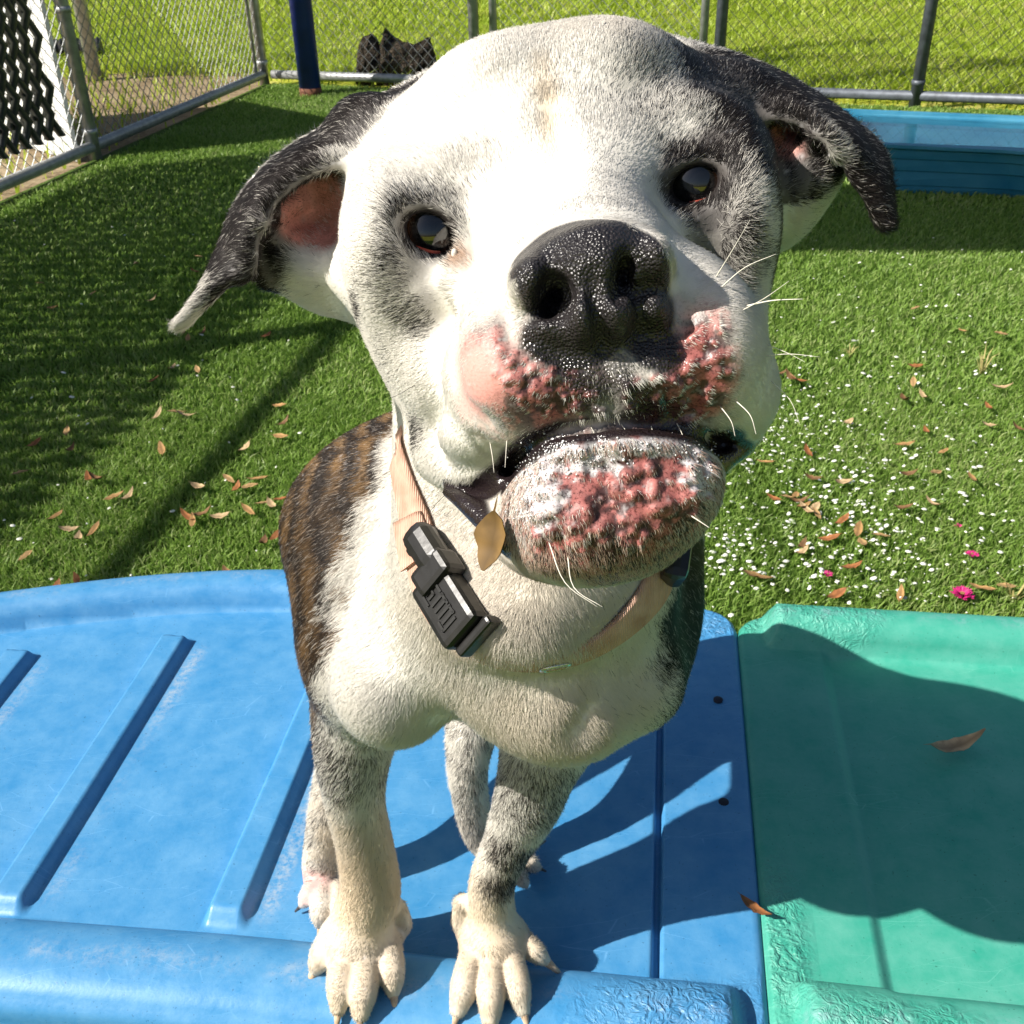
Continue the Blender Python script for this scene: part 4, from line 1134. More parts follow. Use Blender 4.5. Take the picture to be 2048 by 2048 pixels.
BV = BV.astype(np.float32)
BC = coat(BV)
BCOL = skin_colour(BV, BC)
BGLOSS = np.clip(BC['nose'] * .75 + BC['lip'] * .9 + BC['lid'] * .15 + BC['pink'] * (.60 - .30 * BC['chin']) * (1 - .6 * BC['pinksmooth']), 0, 1)
dog = thing('dog', DOG_AT, 'stocky white bulldog with brindle side, black ears and sore pink muzzle standing on blue platform', 'dog')
mat_skin, nt, b, L = new_mat('dog_skin')
at = nd(nt, 'ShaderNodeAttribute', attribute_name='Col')
tc0 = nd(nt, 'ShaderNodeTexCoord'); apk = nd(nt, 'ShaderNodeAttribute', attribute_name='sore')
ns1 = nd(nt, 'ShaderNodeTexNoise', Scale=950.0, Detail=4.0, Roughness=.7); L.new(tc0.outputs['Object'], ns1.inputs['Vector'])
rs1 = ramp(nt, ns1.outputs[0], [(.36, (.28, .20, .20)), (.50, (1, 1, 1)), (.64, (1.0, 1.0, 1.0)), (.78, (1.2, 1.15, 1.15))])
mlt = mixc(nt, apk.outputs['Fac'], at.outputs['Color'], rs1.outputs[0], 'MULTIPLY'); L.new(mlt, b.inputs['Base Color'])
ag = nd(nt, 'ShaderNodeAttribute', attribute_name='gloss')
an = nd(nt, 'ShaderNodeAttribute', attribute_name='nose')
mr = nd(nt, 'ShaderNodeMapRange'); mr.inputs['To Min'].default_value = .62; mr.inputs['To Max'].default_value = .22
L.new(ag.outputs['Fac'], mr.inputs['Value']); L.new(mr.outputs[0], b.inputs['Roughness'])
b.inputs['Subsurface Weight'].default_value = 0.0
tcn = nd(nt, 'ShaderNodeTexCoord')
vo = nd(nt, 'ShaderNodeTexVoronoi', Scale=900.0); L.new(tcn.outputs['Object'], vo.inputs['Vector'])
no = nd(nt, 'ShaderNodeTexNoise', Scale=700.0, Detail=3.0); L.new(tcn.outputs['Object'], no.inputs['Vector'])
mu = nd(nt, 'ShaderNodeMath', operation='MULTIPLY'); L.new(vo.outputs['Distance'], mu.inputs[0]); L.new(an.outputs['Fac'], mu.inputs[1])
bp1 = nd(nt, 'ShaderNodeBump', Strength=.85, Distance=.0008, invert=True); L.new(mu.outputs[0], bp1.inputs['Height'])
bp2 = nd(nt, 'ShaderNodeBump', Strength=.35, Distance=.0006); L.new(no.outputs[0], bp2.inputs['Height']); L.new(bp1.outputs[0], bp2.inputs['Normal'])
L.new(bp2.outputs[0], b.inputs['Normal'])

me = bpy.data.meshes.new('body')
me.vertices.add(len(BW)); me.vertices.foreach_set('co', (BW - DOG_AT).astype(np.float32).ravel())
me.loops.add(len(BQ) * 4); me.loops.foreach_set('vertex_index', BQ.astype(np.int32).ravel())
me.polygons.add(len(BQ)); me.polygons.foreach_set('loop_start', np.arange(0, len(BQ) * 4, 4, dtype=np.int32))
me.update(calc_edges=True)
me.polygons.foreach_set('use_smooth', np.ones(len(BQ), bool))
ca = me.color_attributes.new('Col', 'FLOAT_COLOR', 'POINT')
ca.data.foreach_set('color', np.hstack([BCOL, np.ones((len(BCOL), 1))]).astype(np.float32).ravel())
for nm, v in (('sore', np.clip(BC['pink'] * (1 - .8 * BC['pinksmooth']) + .5 * BC['earin'], 0, 1)), ('gloss', BGLOSS), ('nose', np.clip(BC['nose'] + .35 * BC['lip'], 0, 1))):
    a_ = me.attributes.new(nm, 'FLOAT', 'POINT'); a_.data.foreach_set('value', v.astype(np.float32))
me.materials.append(mat_skin); me.validate()
body = put('body', me, dog)

# ---- fur: every hair its own strand
def make_fur():
    a = np.cross(BW[BQ[:, 2]] - BW[BQ[:, 0]], BW[BQ[:, 3]] - BW[BQ[:, 1]]); area = .5 * np.linalg.norm(a, axis=1)
    tri_c = BV[BQ].mean(1)
    fn = a / (2 * area[:, None] + 1e-12)
    v = CC - to_world(tri_c); v /= np.linalg.norm(v, axis=1, keepdims=True)
    face = (fn * v).sum(1)
    dep = tri_c[:, 2]
    names = ['dark', 'brindle', 'cream', 'rust', 'nose', 'lip', 'lid', 'earin', 'pink', 'hindpink', 'pinksmooth', 'ear', 'chin', 'chinrim']
    M = np.stack([BC[k] for k in names] + [patch(BV, 1040, 1270, .52, 190, 70, .06, .5, .2), nfield(BV, 45, 61), nfield(BV, 45, 67), nfield(BV, 45, 71)], 1).astype(np.float32)
    Cq = {k: M[:, i][BQ].mean(1) for i, k in enumerate(names)}
    dens = np.where(dep < .50, 6.4e6, np.where(dep < .62, 4.2e6, np.where(dep < .80, 2.4e6, 1.6e6)))
    dens = dens * np.clip(np.where(dep < .5, .30, .10) + 1.0 * np.clip(face + .35, 0, 1), .10, 1)
    bare = np.clip(np.maximum.reduce([Cq['nose'] * 1.1, Cq['lip'] * 1.05, Cq['lid'] * 1.1, Cq['earin'] * .90, Cq['pink'] * (.86 - .30 * Cq['chinrim']), Cq['hindpink'] * .7, Cq['pinksmooth']]), 0, 1)
    cnt = RNG.poisson(area * dens * (1 - bare))
    F_ = np.repeat(np.arange(len(BQ)), cnt)
    n = len(F_)
    u, w = RNG.random(n, dtype=np.float32)[:, None], RNG.random(n, dtype=np.float32)[:, None]
    q = BQ[F_]
    def bl(A): return (A[q[:, 0]] * (1 - u) + A[q[:, 1]] * u) * (1 - w) + (A[q[:, 3]] * (1 - u) + A[q[:, 2]] * u) * w
    P, W, N, Mh = bl(BV), bl(BW.astype(np.float32)), bl(BN.astype(np.float32)), bl(M)
    C = {k: Mh[:, i] for i, k in enumerate(names)}
    throat = Mh[:, len(names)]
    N /= np.linalg.norm(N, axis=1, keepdims=True)
    # lie of the coat (world axes)
    nose_c = to_world(pc(1180, 600, .35)[None])[0]; head_c = to_world(pc(1110, 420, .50)[None])[0]
    g_head = W - nose_c
    g_head = g_head / np.linalg.norm(g_head, axis=1, keepdims=True)
    sx = np.clip((P[:, 0] + .005) / .08, -1, 1)
    g_body = np.stack([.55 * sx, np.full(n, .25), np.full(n, -1.0)], 1)
    back = (np.clip((P[:, 2] - .62) / .12, 0, 1) * (P[:, 1] > -.16))[:, None]
    g_body = g_body * (1 - back) + np.array([0.0, .8, -.75]) * back
    hw = np.clip((.175 - np.linalg.norm((P - pc(1120, 520, .44)) * np.array([1, 1, .9]), axis=1)) / .05, 0, 1)
    hw = np.maximum(hw, (P[:, 1] > .06) * 1.0)[:, None]
    g_ear = W - head_c; g_ear[:, 2] -= .12 * np.abs(g_ear[:, 0])
    g_ear /= np.linalg.norm(g_ear, axis=1, keepdims=True)
    g = g_body * (1 - hw) + g_head * hw
    g = g * (1 - C['ear'][:, None]) + g_ear * C['ear'][:, None]
    sw = Mh[:, len(names) + 1:len(names) + 4] - .5
    g = g + .75 * sw + .13 * RNG.standard_normal((n, 3), dtype=np.float32)
    g = g - (g * N).sum(1, keepdims=True) * N
    T = g / (np.linalg.norm(g, axis=1, keepdims=True) + 1e-9)
    # length
    Lh = np.full(n, .0054, np.float32)
    Lh = np.where(P[:, 2] < .40, .0042, Lh)
    neck = np.clip((P[:, 2] - .47) / .05, 0, 1) * np.clip((.03 - P[:, 1]) / .05, 0, 1)
    Lh = Lh + neck * .0034 + throat * .013
    legs = np.clip((-.24 - P[:, 1]) / .05, 0, 1)
    Lh = Lh * (1 - legs) + .0052 * legs
    Lh = np.where(P[:, 1] < -.315, .0042, Lh)
    Lh = Lh * (1 - .35 * C['pink']) + .0016 * C['chinrim']
    Lh = Lh * RNG.uniform(.65, 1.25, n)
    lift = (RNG.uniform(.05, .20, n) + .07 * C['ear'] + .15 * throat + .30 * C['chinrim'] * RNG.random(n))[:, None]
    pts = np.empty((n, 4, 3), np.float32)
    curl = RNG.standard_normal((n, 3), dtype=np.float32) * .07
    for i, t in enumerate((0, .35, .70, 1.0)):
        pts[:, i] = W + (T * (t * (1 - .10 * t)) + N * (lift * t * (1 - .55 * t)) + curl * t * t) * Lh[:, None]
    pts -= (N * .0003)[:, None]
    # colour, hair by hair
    dk = RNG.random(n) < np.clip(C['dark'] + .012 * (P[:, 2] > .4), 0, .985)
    col = (WHITE * (1 - C['cream'][:, None]) + CREAM * C['cream'][:, None]) * RNG.normal(1.0, .05, n)[:, None]
    col = col * (1 - C['rust'][:, None]) + RUST * C['rust'][:, None]
    ib = RNG.random(n) < C['brindle']
    br = np.zeros((n, 3)); br[ib] = brindle_mix(P[ib] + RNG.normal(size=(ib.sum(), 3)) * .0022) * RNG.uniform(.55, 1.5, ib.sum())[:, None]
    col = np.where(ib[:, None], br, col)
    col = np.where((ib & (RNG.random(n) < .07))[:, None], np.array([.34, .30, .26]), col)
    col = np.where((dk & ~ib)[:, None], BLACK * RNG.uniform(.5, 2.0, n)[:, None], col)
    col = np.where((dk & ~ib & (RNG.random(n) < .035))[:, None], np.array([.42, .39, .36]), col)
    u_ = RNG.random(n); chn = C['chin'] > .5
    col = np.where((chn & (u_ < .22))[:, None], BLACK, col); col = np.where((chn & (u_ > .6))[:, None], np.array([.60, .40, .31]), col)
    hc = bpy.data.hair_curves.new('fur')
    hc.add_curves([4] * n)
    hc.attributes['position'].data.foreach_set('vector', (pts - DOG_AT).astype(np.float32).ravel())
    rr = np.where(P[:, 2] < .5, .000068, .000092)
    R = np.stack([rr * 1.0, rr * .95, rr * .7, rr * .2], 1)
    ra = hc.attributes.get('radius') or hc.attributes.new('radius', 'FLOAT', 'POINT')
    ra.data.foreach_set('value', R.astype(np.float32).ravel())
    c_ = hc.attributes.new('hcol', 'FLOAT_VECTOR', 'CURVE'); c_.data.foreach_set('vector', np.clip(col, 0, 1).astype(np.float32).ravel())
    n_ = hc.attributes.new('snrm', 'FLOAT_VECTOR', 'CURVE'); n_.data.foreach_set('vector', N.astype(np.float32).ravel())
    print('hairs', n)
    m, nt, b, L = new_mat('dog_fur')
    a1 = nd(nt, 'ShaderNodeAttribute', attribute_name='hcol'); L.new(a1.outputs['Vector'], b.inputs['Base Color'])
    a2 = nd(nt, 'ShaderNodeAttribute', attribute_name='snrm')
    ge = nd(nt, 'ShaderNodeNewGeometry')
    mv = nt.nodes.new('ShaderNodeMix'); mv.data_type = 'VECTOR'; mv.inputs[0].default_value = .14
    L.new(a2.outputs['Vector'], mv.inputs[4]); L.new(ge.outputs['Normal'], mv.inputs[5])
    vn = nd(nt, 'ShaderNodeVectorMath', operation='NORMALIZE'); L.new(mv.outputs[1], vn.inputs[0])
    L.new(vn.outputs[0], b.inputs['Normal'])
    b.inputs['Roughness'].default_value = .5; b.inputs['Specular IOR Level'].default_value = .10
    hc.materials.append(m)
    return put('fur', hc, dog)
fur = make_fur()

# ---- eyes
mat_eye, nt, b, L = new_mat('eye_ball')
tc = nd(nt, 'ShaderNodeTexCoord'); gx_ = nd(nt, 'ShaderNodeSeparateXYZ'); L.new(tc.outputs['Object'], gx_.inputs[0])
rr_ = ramp(nt, gx_.outputs[2], [(0.0, (.52, .40, .36)), (.38, (.45, .30, .27)), (.48, (.02, .012, .010)), (.66, (.10, .042, .016)), (.88, (.075, .030, .012)), (.93, (.003, .003, .003))])
mp = nd(nt, 'ShaderNodeMapRange'); mp.inputs['From Min'].default_value = -.0160; mp.inputs['From Max'].default_value = .0160
L.new(gx_.outputs[2], mp.inputs['Value']); L.new(mp.outputs[0], rr_.inputs[0])
L.new(rr_.outputs[0], b.inputs['Base Color'])
b.inputs['Roughness'].default_value = .04; b.inputs['Coat Weight'].default_value = 1.0; b.inputs['Coat Roughness'].default_value = .02
for c, tilt in ((EYE_L, (.10, .05)), (EYE_R, (-.06, .0))):
    bm = bmesh.new(); bmesh.ops.create_uvsphere(bm, u_segments=32, v_segments=20, radius=.0160)
    e = bm_obj('eye', bm, mat_eye, dog, tuple(to_world(c[None])[0] - DOG_AT), True)
    look = Vector(tuple(CC - to_world(c[None])[0])).normalized() + Vector((tilt[0], 0, tilt[1]))
    e.rotation_euler = look.to_track_quat('Z', 'Y').to_euler()
# ---- collar: a webbing band that follows the neck
def fld_at(p):
    i = [min(len(g) - 2, max(0, int(np.searchsorted(g, v)) - 1)) for g, v in zip((GX, GY, GZ), p)]
    f = [np.clip((v - g[k]) / (g[k + 1] - g[k]), 0, 1) for g, v, k in zip((GX, GY, GZ), p, i)]
    c = FLD[i[0]:i[0] + 2, i[1]:i[1] + 2, i[2]:i[2] + 2]
    c = c[0] * (1 - f[0]) + c[1] * f[0]; c = c[0] * (1 - f[1]) + c[1] * f[1]; return c[0] * (1 - f[2]) + c[1] * f[2]
CL, CRt, CB = pc(808, 1010, .515), pc(1400, 1075, .515), pc(1085, 1292, .497)
cn = np.cross(CRt - CL, CB - CL); cn /= np.linalg.norm(cn)
if cn[1] < 0: cn = -cn                                      # towards the head
c0 = .5 * (CL + CRt) + np.array([0, -.004, .035]); c0 = c0 - ((c0 - CL) @ cn) * cn
ea = (CRt - CL) - ((CRt - CL) @ cn) * cn; ea /= np.linalg.norm(ea); eb = np.cross(cn, ea)
NA = 180
def ring_r(off):
    out = []
    for k in range(NA):
        th = 2 * math.pi * k / NA; d = ea * math.cos(th) + eb * math.sin(th); r = .03
        while r < .125 and fld_at(c0 + cn * off + d * r) < 0: r += .0012
        out.append(r)
    r = np.array(out); ker = np.exp(-.5 * (np.arange(-9, 10) / 4.0) ** 2); ker /= ker.sum()
    return np.convolve(np.concatenate([r[-9:], r, r[:9]]), ker, 'valid')
HW = .0088
r_up, r_mid, r_dn = [np.minimum(q, .0815) for q in (ring_r(HW), ring_r(0), ring_r(-HW))]
r_up = np.minimum(r_up, r_mid + .006); r_dn = np.minimum(r_dn, r_mid + .006)
def ring_pt(k, off, lift):
    th = 2 * math.pi * k / NA; d = ea * math.cos(th) + eb * math.sin(th)
    k0 = int(math.floor(k)) % NA; k1 = (k0 + 1) % NA; f = k - math.floor(k)
    s = off / HW
    def R(a): return a[k0] * (1 - f) + a[k1] * f
    r = R(r_mid) * (1 - abs(s)) + (R(r_up) if s > 0 else R(r_dn)) * abs(s)
    return c0 + cn * off + d * (r + lift)
def wloc(p): return to_world(np.asarray(p)[None])[0] - DOG_AT
def wdir(v): return Vector(tuple(v[0] * CR + v[1] * CU + v[2] * CF))
m, nt, b, L = new_mat('peach_webbing')
tc = nd(nt, 'ShaderNodeTexCoord'); wvn = nd(nt, 'ShaderNodeTexWave', Scale=330.0, Distortion=1.0); L.new(tc.outputs['Object'], wvn.inputs['Vector'])
nz_ = nd(nt, 'ShaderNodeTexNoise', Scale=90.0, Detail=4.0); L.new(tc.outputs['Object'], nz_.inputs['Vector'])
r_ = ramp(nt, nz_.outputs[0], [(.3, (.56, .30, .21)), (.7, (.78, .50, .38))]); L.new(r_.outputs[0], b.inputs['Base Color'])
bp = nd(nt, 'ShaderNodeBump', Strength=.8, Distance=.0008); L.new(wvn.outputs[0], bp.inputs['Height']); L.new(bp.outputs[0], b.inputs['Normal'])
b.inputs['Roughness'].default_value = .8
mat_web = m
mat_bk = simple_mat('buckle_plastic', (.012, .0115, .0115), .33, .25, 120, .1)
collar = put('collar', None, dog); collar.empty_display_size = .02
collar['label'] = 'peach webbing dog collar with black plastic buckle'
def band(name, k0, k1, lift, hw, mat):
    V = []; Fc = []; ks = np.arange(k0, k1 + 1)
    full = (k1 - k0) >= NA
    for k in (ks[:-1] if full else ks):
        kk = k % NA
        for off, l in ((-hw, 0), (hw, 0), (hw, .0022), (hw * .9, .0028), (-hw * .9, .0028), (-hw, .0022)):
            V.append(wloc(ring_pt(kk, off, lift + l)))
    n = len(V) // 6
    for i in range(n if full else n - 1):
        for e in range(6): Fc.append((i * 6 + e, ((i + 1) % n) * 6 + e, ((i + 1) % n) * 6 + (e + 1) % 6, i * 6 + (e + 1) % 6))
    if not full: Fc += [(5, 4, 3, 2, 1, 0), tuple(range((n - 1) * 6, n * 6))]
    return mesh_obj(name, V, Fc, mat, collar, None, True)
band('webbing', 0, NA, .0012, HW, mat_web)
# find places round the ring by where they sit on the neck
def near_ring(px, py):
    best = None
    for k in range(NA):
        p = ring_pt(k, 0, 0)
        q = ((p[0] / p[2]) * FPX + 1024 - px) ** 2 + (1024 - (p[1] / p[2]) * FPX - py) ** 2 + (1e7 if p[2] > .56 else 0)
        if best is None or q < best[0]: best = (q, k)
    return best[1]
kA, kB = near_ring(832, 1078), near_ring(940, 1222)
kstep = -1 if kB < kA and kA - kB < NA / 2 else 1
def frame_at(k, lift):
    p = ring_pt(k, 0, lift); t = ring_pt(k + kstep, 0, lift) - ring_pt(k - kstep, 0, lift); t /= np.linalg.norm(t)
    n = np.cross(cn, t); n /= np.linalg.norm(n)
    if n @ (p - c0) < 0: n = -n
    w = np.cross(t, n); return Vector(tuple(wloc(p))), Matrix((wdir(t), wdir(n), wdir(w))).transposed()
# the stiff buckle lies along the chord, its face turned outwards
pa, pb = pc(846, 1092, (march(846, 1092) or .5) - .003), pc(952, 1262, (march(952, 1262) or .49) - .003)
bt = pb - pa; bl_len = float(np.linalg.norm(bt)); bt /= bl_len
bn = ring_pt((kA + kB) / 2, 0, 0) - c0; bn = bn / np.linalg.norm(bn) * .45 + np.array([0, .10, -1.0]) * .8; bn -= (bn @ bt) * bt; bn /= np.linalg.norm(bn)
bw_ = np.cross(bt, bn)
if bw_ @ cn < 0: bw_ = -bw_
BM = Matrix((wdir(bt), wdir(bn), wdir(bw_))).transposed()
def bpiece(name, s, size, lift, shift=0.0, bev=.002, mat=None, along=0.0):
    c = pa + bt * (bl_len * s + along) + bn * lift + bw_ * shift; bm = bmesh.new()
    box(bm, Vector(tuple(wloc(c))), size, BM, bev); return bm_obj(name, bm, mat or mat_bk, collar, None, False)
bpiece('buckle_socket', .68, (bl_len * .66, .0125, .0240), .0040, -.002, .0030)
bpiece('buckle_plug', .16, (bl_len * .46, .0135, .0150), .0075, .006, .0052)
bpiece('buckle_shoulder', .40, (bl_len * .26, .0150, .0215), .0060, .003, .0030)
bpiece('buckle_slot', -.02, (.0050, .0075, .0185), .0010, .002, .0015)
bpiece('buckle_slot', 1.06, (.0050, .0085, .0240), .0010, 0, .0015)
# raised maker's marks on the socket: a frame, a small letter and a row of strokes
mat_mark = simple_mat('buckle_mark', (.006, .006, .006), .45, .2, 120)
for dx, dz, sx, sz in ((-.0115, .0, .0012, .0095), (-.0085, .0048, .0062, .0012), (-.0085, -.0048, .0062, .0012), (-.0085, .001, .003, .001), (-.0072, -.001, .001, .004), (-.0098, -.001, .001, .004),
                       (-.0035, .001, .0012, .0085), (.0, .001, .0012, .0085), (.0035, .001, .0012, .0085), (.007, .001, .0012, .0085), (-.0012, .0048, .0060, .0012), (.0058, .0048, .0040, .0012), (.0100, -.0005, .0012, .0090), (.0078, -.0048, .0052, .0012)):
    bpiece('embossed_mark', .70, (sx * 1.1, .0012, sz * 1.1), .0104, dz - .003, 0, mat_mark, dx)
band('webbing_fold', near_ring(822, 1040), near_ring(848, 1120), .0042, HW * 1.02, mat_web) if near_ring(848, 1120) > near_ring(822, 1040) else band('webbing_fold', near_ring(848, 1120), near_ring(822, 1040), .0042, HW * 1.02, mat_web)
o, M = frame_at(near_ring(1392, 1100), .006); bm = bmesh.new(); box(bm, o, (.036, .013, .026), M, .005); bm_obj('black_box', bm, mat_bk, collar)
# little metal ring under the throat
o, M = frame_at(near_ring(1105, 1300), .0045); bm = bmesh.new()
tube(bm, [o + M.col[0] * (.007 * math.cos(a)) + M.col[2] * (.006 * math.sin(a) - .004) for a in np.linspace(0, 2 * math.pi, 20)], .0011, 8)
bm_obj('metal_ring', bm, simple_mat('ring_steel', (.6, .62, .6), .25, .1, 60, 0, .9), collar, None, True)

# ---- claws
mat_claw = simple_mat('claw_horn', (.50, .36, .24), .35, .35, 160)
mat_clawd = simple_mat('claw_dark', (.05, .04, .04), .35, .35, 160)
def claw(x0, y0, x1, y1, ln, r, c, mat):
    d = np.array([x1 - x0, y1 - y0], float); d /= np.linalg.norm(d)
    P = []; R = []
    for t in (0, .35, .7, 1.0):
        x, y = x1 + d[0] * (-14 + (ln + 14) * t), y1 + d[1] * (-14 + (ln + 14) * t)
        P.append(wloc(pc(x, y, plane_d(x, y, c * (1 - .55 * t * t))))); R.append(r * .77 / FPX * (1 - .75 * t))
    bm = bmesh.new(); tube(bm, P, R, 10); bm_obj('claw', bm, mat, dog, None, True)
for i, t in enumerate(TOES):
    claw(t[0], t[1], t[2], t[3], 46 if i not in (0, 7) else 40, 12, .0125 + RIM, mat_claw)
claw(645, 1770, 606, 1808, 22, 9, .010, mat_clawd); claw(650, 1790, 640, 1846, 24, 9, .010, mat_claw); claw(1040, 1710, 1076, 1690, 18, 8, .010, mat_clawd); claw(1035, 1715, 1076, 1735, 18, 8, .010, mat_clawd)
claw(812, 1848, 809, 1866, 14, 7, .030, mat_claw)

# ---- whiskers
mat_wh = simple_mat('whisker', (.72, .68, .58), .35, .1, 50)
mat_wb = simple_mat('whisker_black', (.03, .025, .02), .4, .1, 50)
for pts, r, dk in (([(1428, 560), (1462, 505), (1500, 440)], .00022, 0), ([(1436, 580), (1490, 535), (1552, 508)], .00025, 0), ([(1492, 612), (1545, 601), (1606, 598)], .00033, 0), ([(1482, 622), (1530, 596), (1578, 562)], .00022, 0),
                   ([(1535, 690), (1575, 706), (1610, 724)], .00016, 0), ([(1530, 712), (1580, 708), (1640, 714)], .00018, 0), ([(1470, 800), (1500, 830), (1512, 868)], .00024, 0), ([(1440, 812), (1462, 842), (1470, 872)], .00024, 0),
                   ([(1098, 1085), (1130, 1165), (1195, 1214)], .00028, 0), ([(1135, 1110), (1148, 1175), (1205, 1214)], .00026, 0), ([(1380, 1030), (1400, 1043), (1418, 1055)], .00028, 0), ([(980, 885), (985, 915), (988, 945)], .00022, 0),
                   ([(1014, 880), (1012, 905), (1010, 935)], .00022, 0), ([(905, 975), (880, 1000), (855, 1028)], .00016, 1), ([(830, 770), (795, 790), (765, 802)], .00014, 1), ([(1540, 760), (1580, 800), (1600, 850)], .00016, 0),
                   ([(1180, 850), (1195, 880), (1208, 905)], .00018, 0), ([(1300, 845), (1310, 880), (1312, 905)], .00018, 0), ([(1240, 845), (1258, 870), (1270, 885)], .00018, 0), ([(1350, 840), (1365, 870), (1372, 900)], .00018, 0)):
    d = march(*pts[0])
    if d is None: continue
    q = [wloc(pc(x, y, d + .001 - .006 * i)) for i, (x, y) in enumerate(pts)]
    q = crom(np.array(q), 5); bm = bmesh.new(); tube(bm, q, list(np.linspace(r, r * .3, len(q))), 5)
    bm_obj('whisker', bm, mat_wb if dk else mat_wh, dog, None, True)

# ---- froth of saliva on the chin
def froth():
    rg = np.random.default_rng(3)
    spots = [(1058, 985, 34, 54, 200), (1105, 920, 64, 32, 170), (1190, 905, 60, 24, 90), (1300, 888, 60, 16, 60), (1412, 940, 28, 48, 150), (1390, 900, 40, 18, 70), (1050, 1040, 22, 24, 40)]
    ph = (1 + 5 ** .5) / 2
    IV = np.array([(-1, ph, 0), (1, ph, 0), (-1, -ph, 0), (1, -ph, 0), (0, -1, ph), (0, 1, ph), (0, -1, -ph), (0, 1, -ph), (ph, 0, -1), (ph, 0, 1), (-ph, 0, -1), (-ph, 0, 1)]) / math.hypot(1, ph)
    IF = np.array([(0, 11, 5), (0, 5, 1), (0, 1, 7), (0, 7, 10), (0, 10, 11), (1, 5, 9), (5, 11, 4), (11, 10, 2), (10, 7, 6), (7, 1, 8), (3, 9, 4), (3, 4, 2), (3, 2, 6), (3, 6, 8), (3, 8, 9), (4, 9, 5), (2, 4, 11), (6, 2, 10), (8, 6, 7), (9, 8, 1)])
    V, Fc = [], []
    for cx, cy, sx, sy, n in spots:
        for _ in range(n):
            x, y = rg.normal(cx, sx * .6), rg.normal(cy, sy * .6); d = march(x, y, .32, .41, 150)
            if d is None or d > .40: continue
            r = rg.uniform(.00012, .00034) * (1.7 if rg.random() < .06 else 1)
            c = wloc(pc(x, y, d - r * .3))
            Fc.append(IF + 12 * len(V)); V.append(IV * r * rg.uniform(.6, 1.5, 3) + c)
    m, nt, b, L = new_mat('saliva'); b.inputs['Base Color'].default_value = (.80, .80, .80, 1); b.inputs['Roughness'].default_value = .15
    o = mesh_obj('saliva_froth', np.concatenate(V), np.concatenate(Fc), m, dog, None, True); o['kind'] = 'stuff'
froth()
# ---- red inner lids and a tear
mat_haw = simple_mat('inner_lid', (.50, .10, .07), .2, .3, 300)
for c, (t0, t1), (a0, a1) in ((EYE_L, (40, 74), (-62, 22)), (EYE_R, (40, 74), (-20, 62))):
    V, Fc = [], []; nt_, na_ = 8, 14
    for i in range(nt_ + 1):
        for k in range(na_ + 1):
            u = k / na_; a = rad(a0 + (a1 - a0) * u); t = rad(t0 + 8 * (2 * u - 1) ** 2 + (t1 - t0) * i / nt_)
            d = np.array([math.sin(t) * math.sin(a), -math.sin(t) * math.cos(a), -math.cos(t)])
            V.append(wloc(c + d * (.0160 + .0005 * math.sin(math.pi * min(1, i / 3)))))
    for i in range(nt_):
        for k in range(na_): Fc.append((i * (na_ + 1) + k, i * (na_ + 1) + k + 1, (i + 1) * (na_ + 1) + k + 1, (i + 1) * (na_ + 1) + k))
    o = mesh_obj('inner_eyelid', V, Fc, mat_haw, dog, None, True)
m, nt, b, L = new_mat('tear'); b.inputs['Base Color'].default_value = (.75, .70, .62, 1); b.inputs['Roughness'].default_value = .05
bm = bmesh.new(); bmesh.ops.create_uvsphere(bm, u_segments=14, v_segments=10, radius=.0016)
d = march(909, 508) or .41
o = bm_obj('tear_drop', bm, m, dog, tuple(wloc(pc(909, 508, d))), True); o.scale = (.8, .8, 1.4)

# ---- the leaf stuck to the chin
# ================================================================== SMALL THINGS
def leaf_mesh(name, ln, wd, curl, seed):
    rg = random.Random(seed); n = 9; V = []; Fc = []
    for i in range(n + 1):
        t = i / n
        w = wd * .5 * (math.sin(math.pi * min(1, t ** .85)) ** .75) * (1 + rg.uniform(-.06, .06)) if 0 < t < 1 else .0006
        x = (t - .5) * ln; z = curl * (4 * (t - .5) ** 2) * ln * .35 + rg.uniform(-.0006, .0006)
        e = wd * .18 * (1 + .4 * curl)
        V += [(x, -w, z + e * (w / (wd * .5)) ** 2 * rg.uniform(.6, 1.3)), (x, 0, z), (x, w, z + e * (w / (wd * .5)) ** 2 * rg.uniform(.6, 1.3))]
    for i in range(n):
        for k in (0, 1): Fc.append((i * 3 + k, i * 3 + 3 + k, i * 3 + 4 + k, i * 3 + 1 + k))
    m = len(V)
    V += [(x, y, z - .0005) for x, y, z in V]
    Fc += [tuple(m + q for q in f[::-1]) for f in Fc]
    V += [(-.5 * ln - .007, .001, curl * ln * .35 + .001), (-.5 * ln, .0006, curl * ln * .35), (-.5 * ln, -.0006, curl * ln * .35)]
    Fc.append((len(V) - 3, len(V) - 2, len(V) - 1))
    me = bpy.data.meshes.new(name); me.from_pydata(V, [], Fc); me.update()
    me.polygons.foreach_set('use_smooth', [True] * len(me.polygons))
    return me
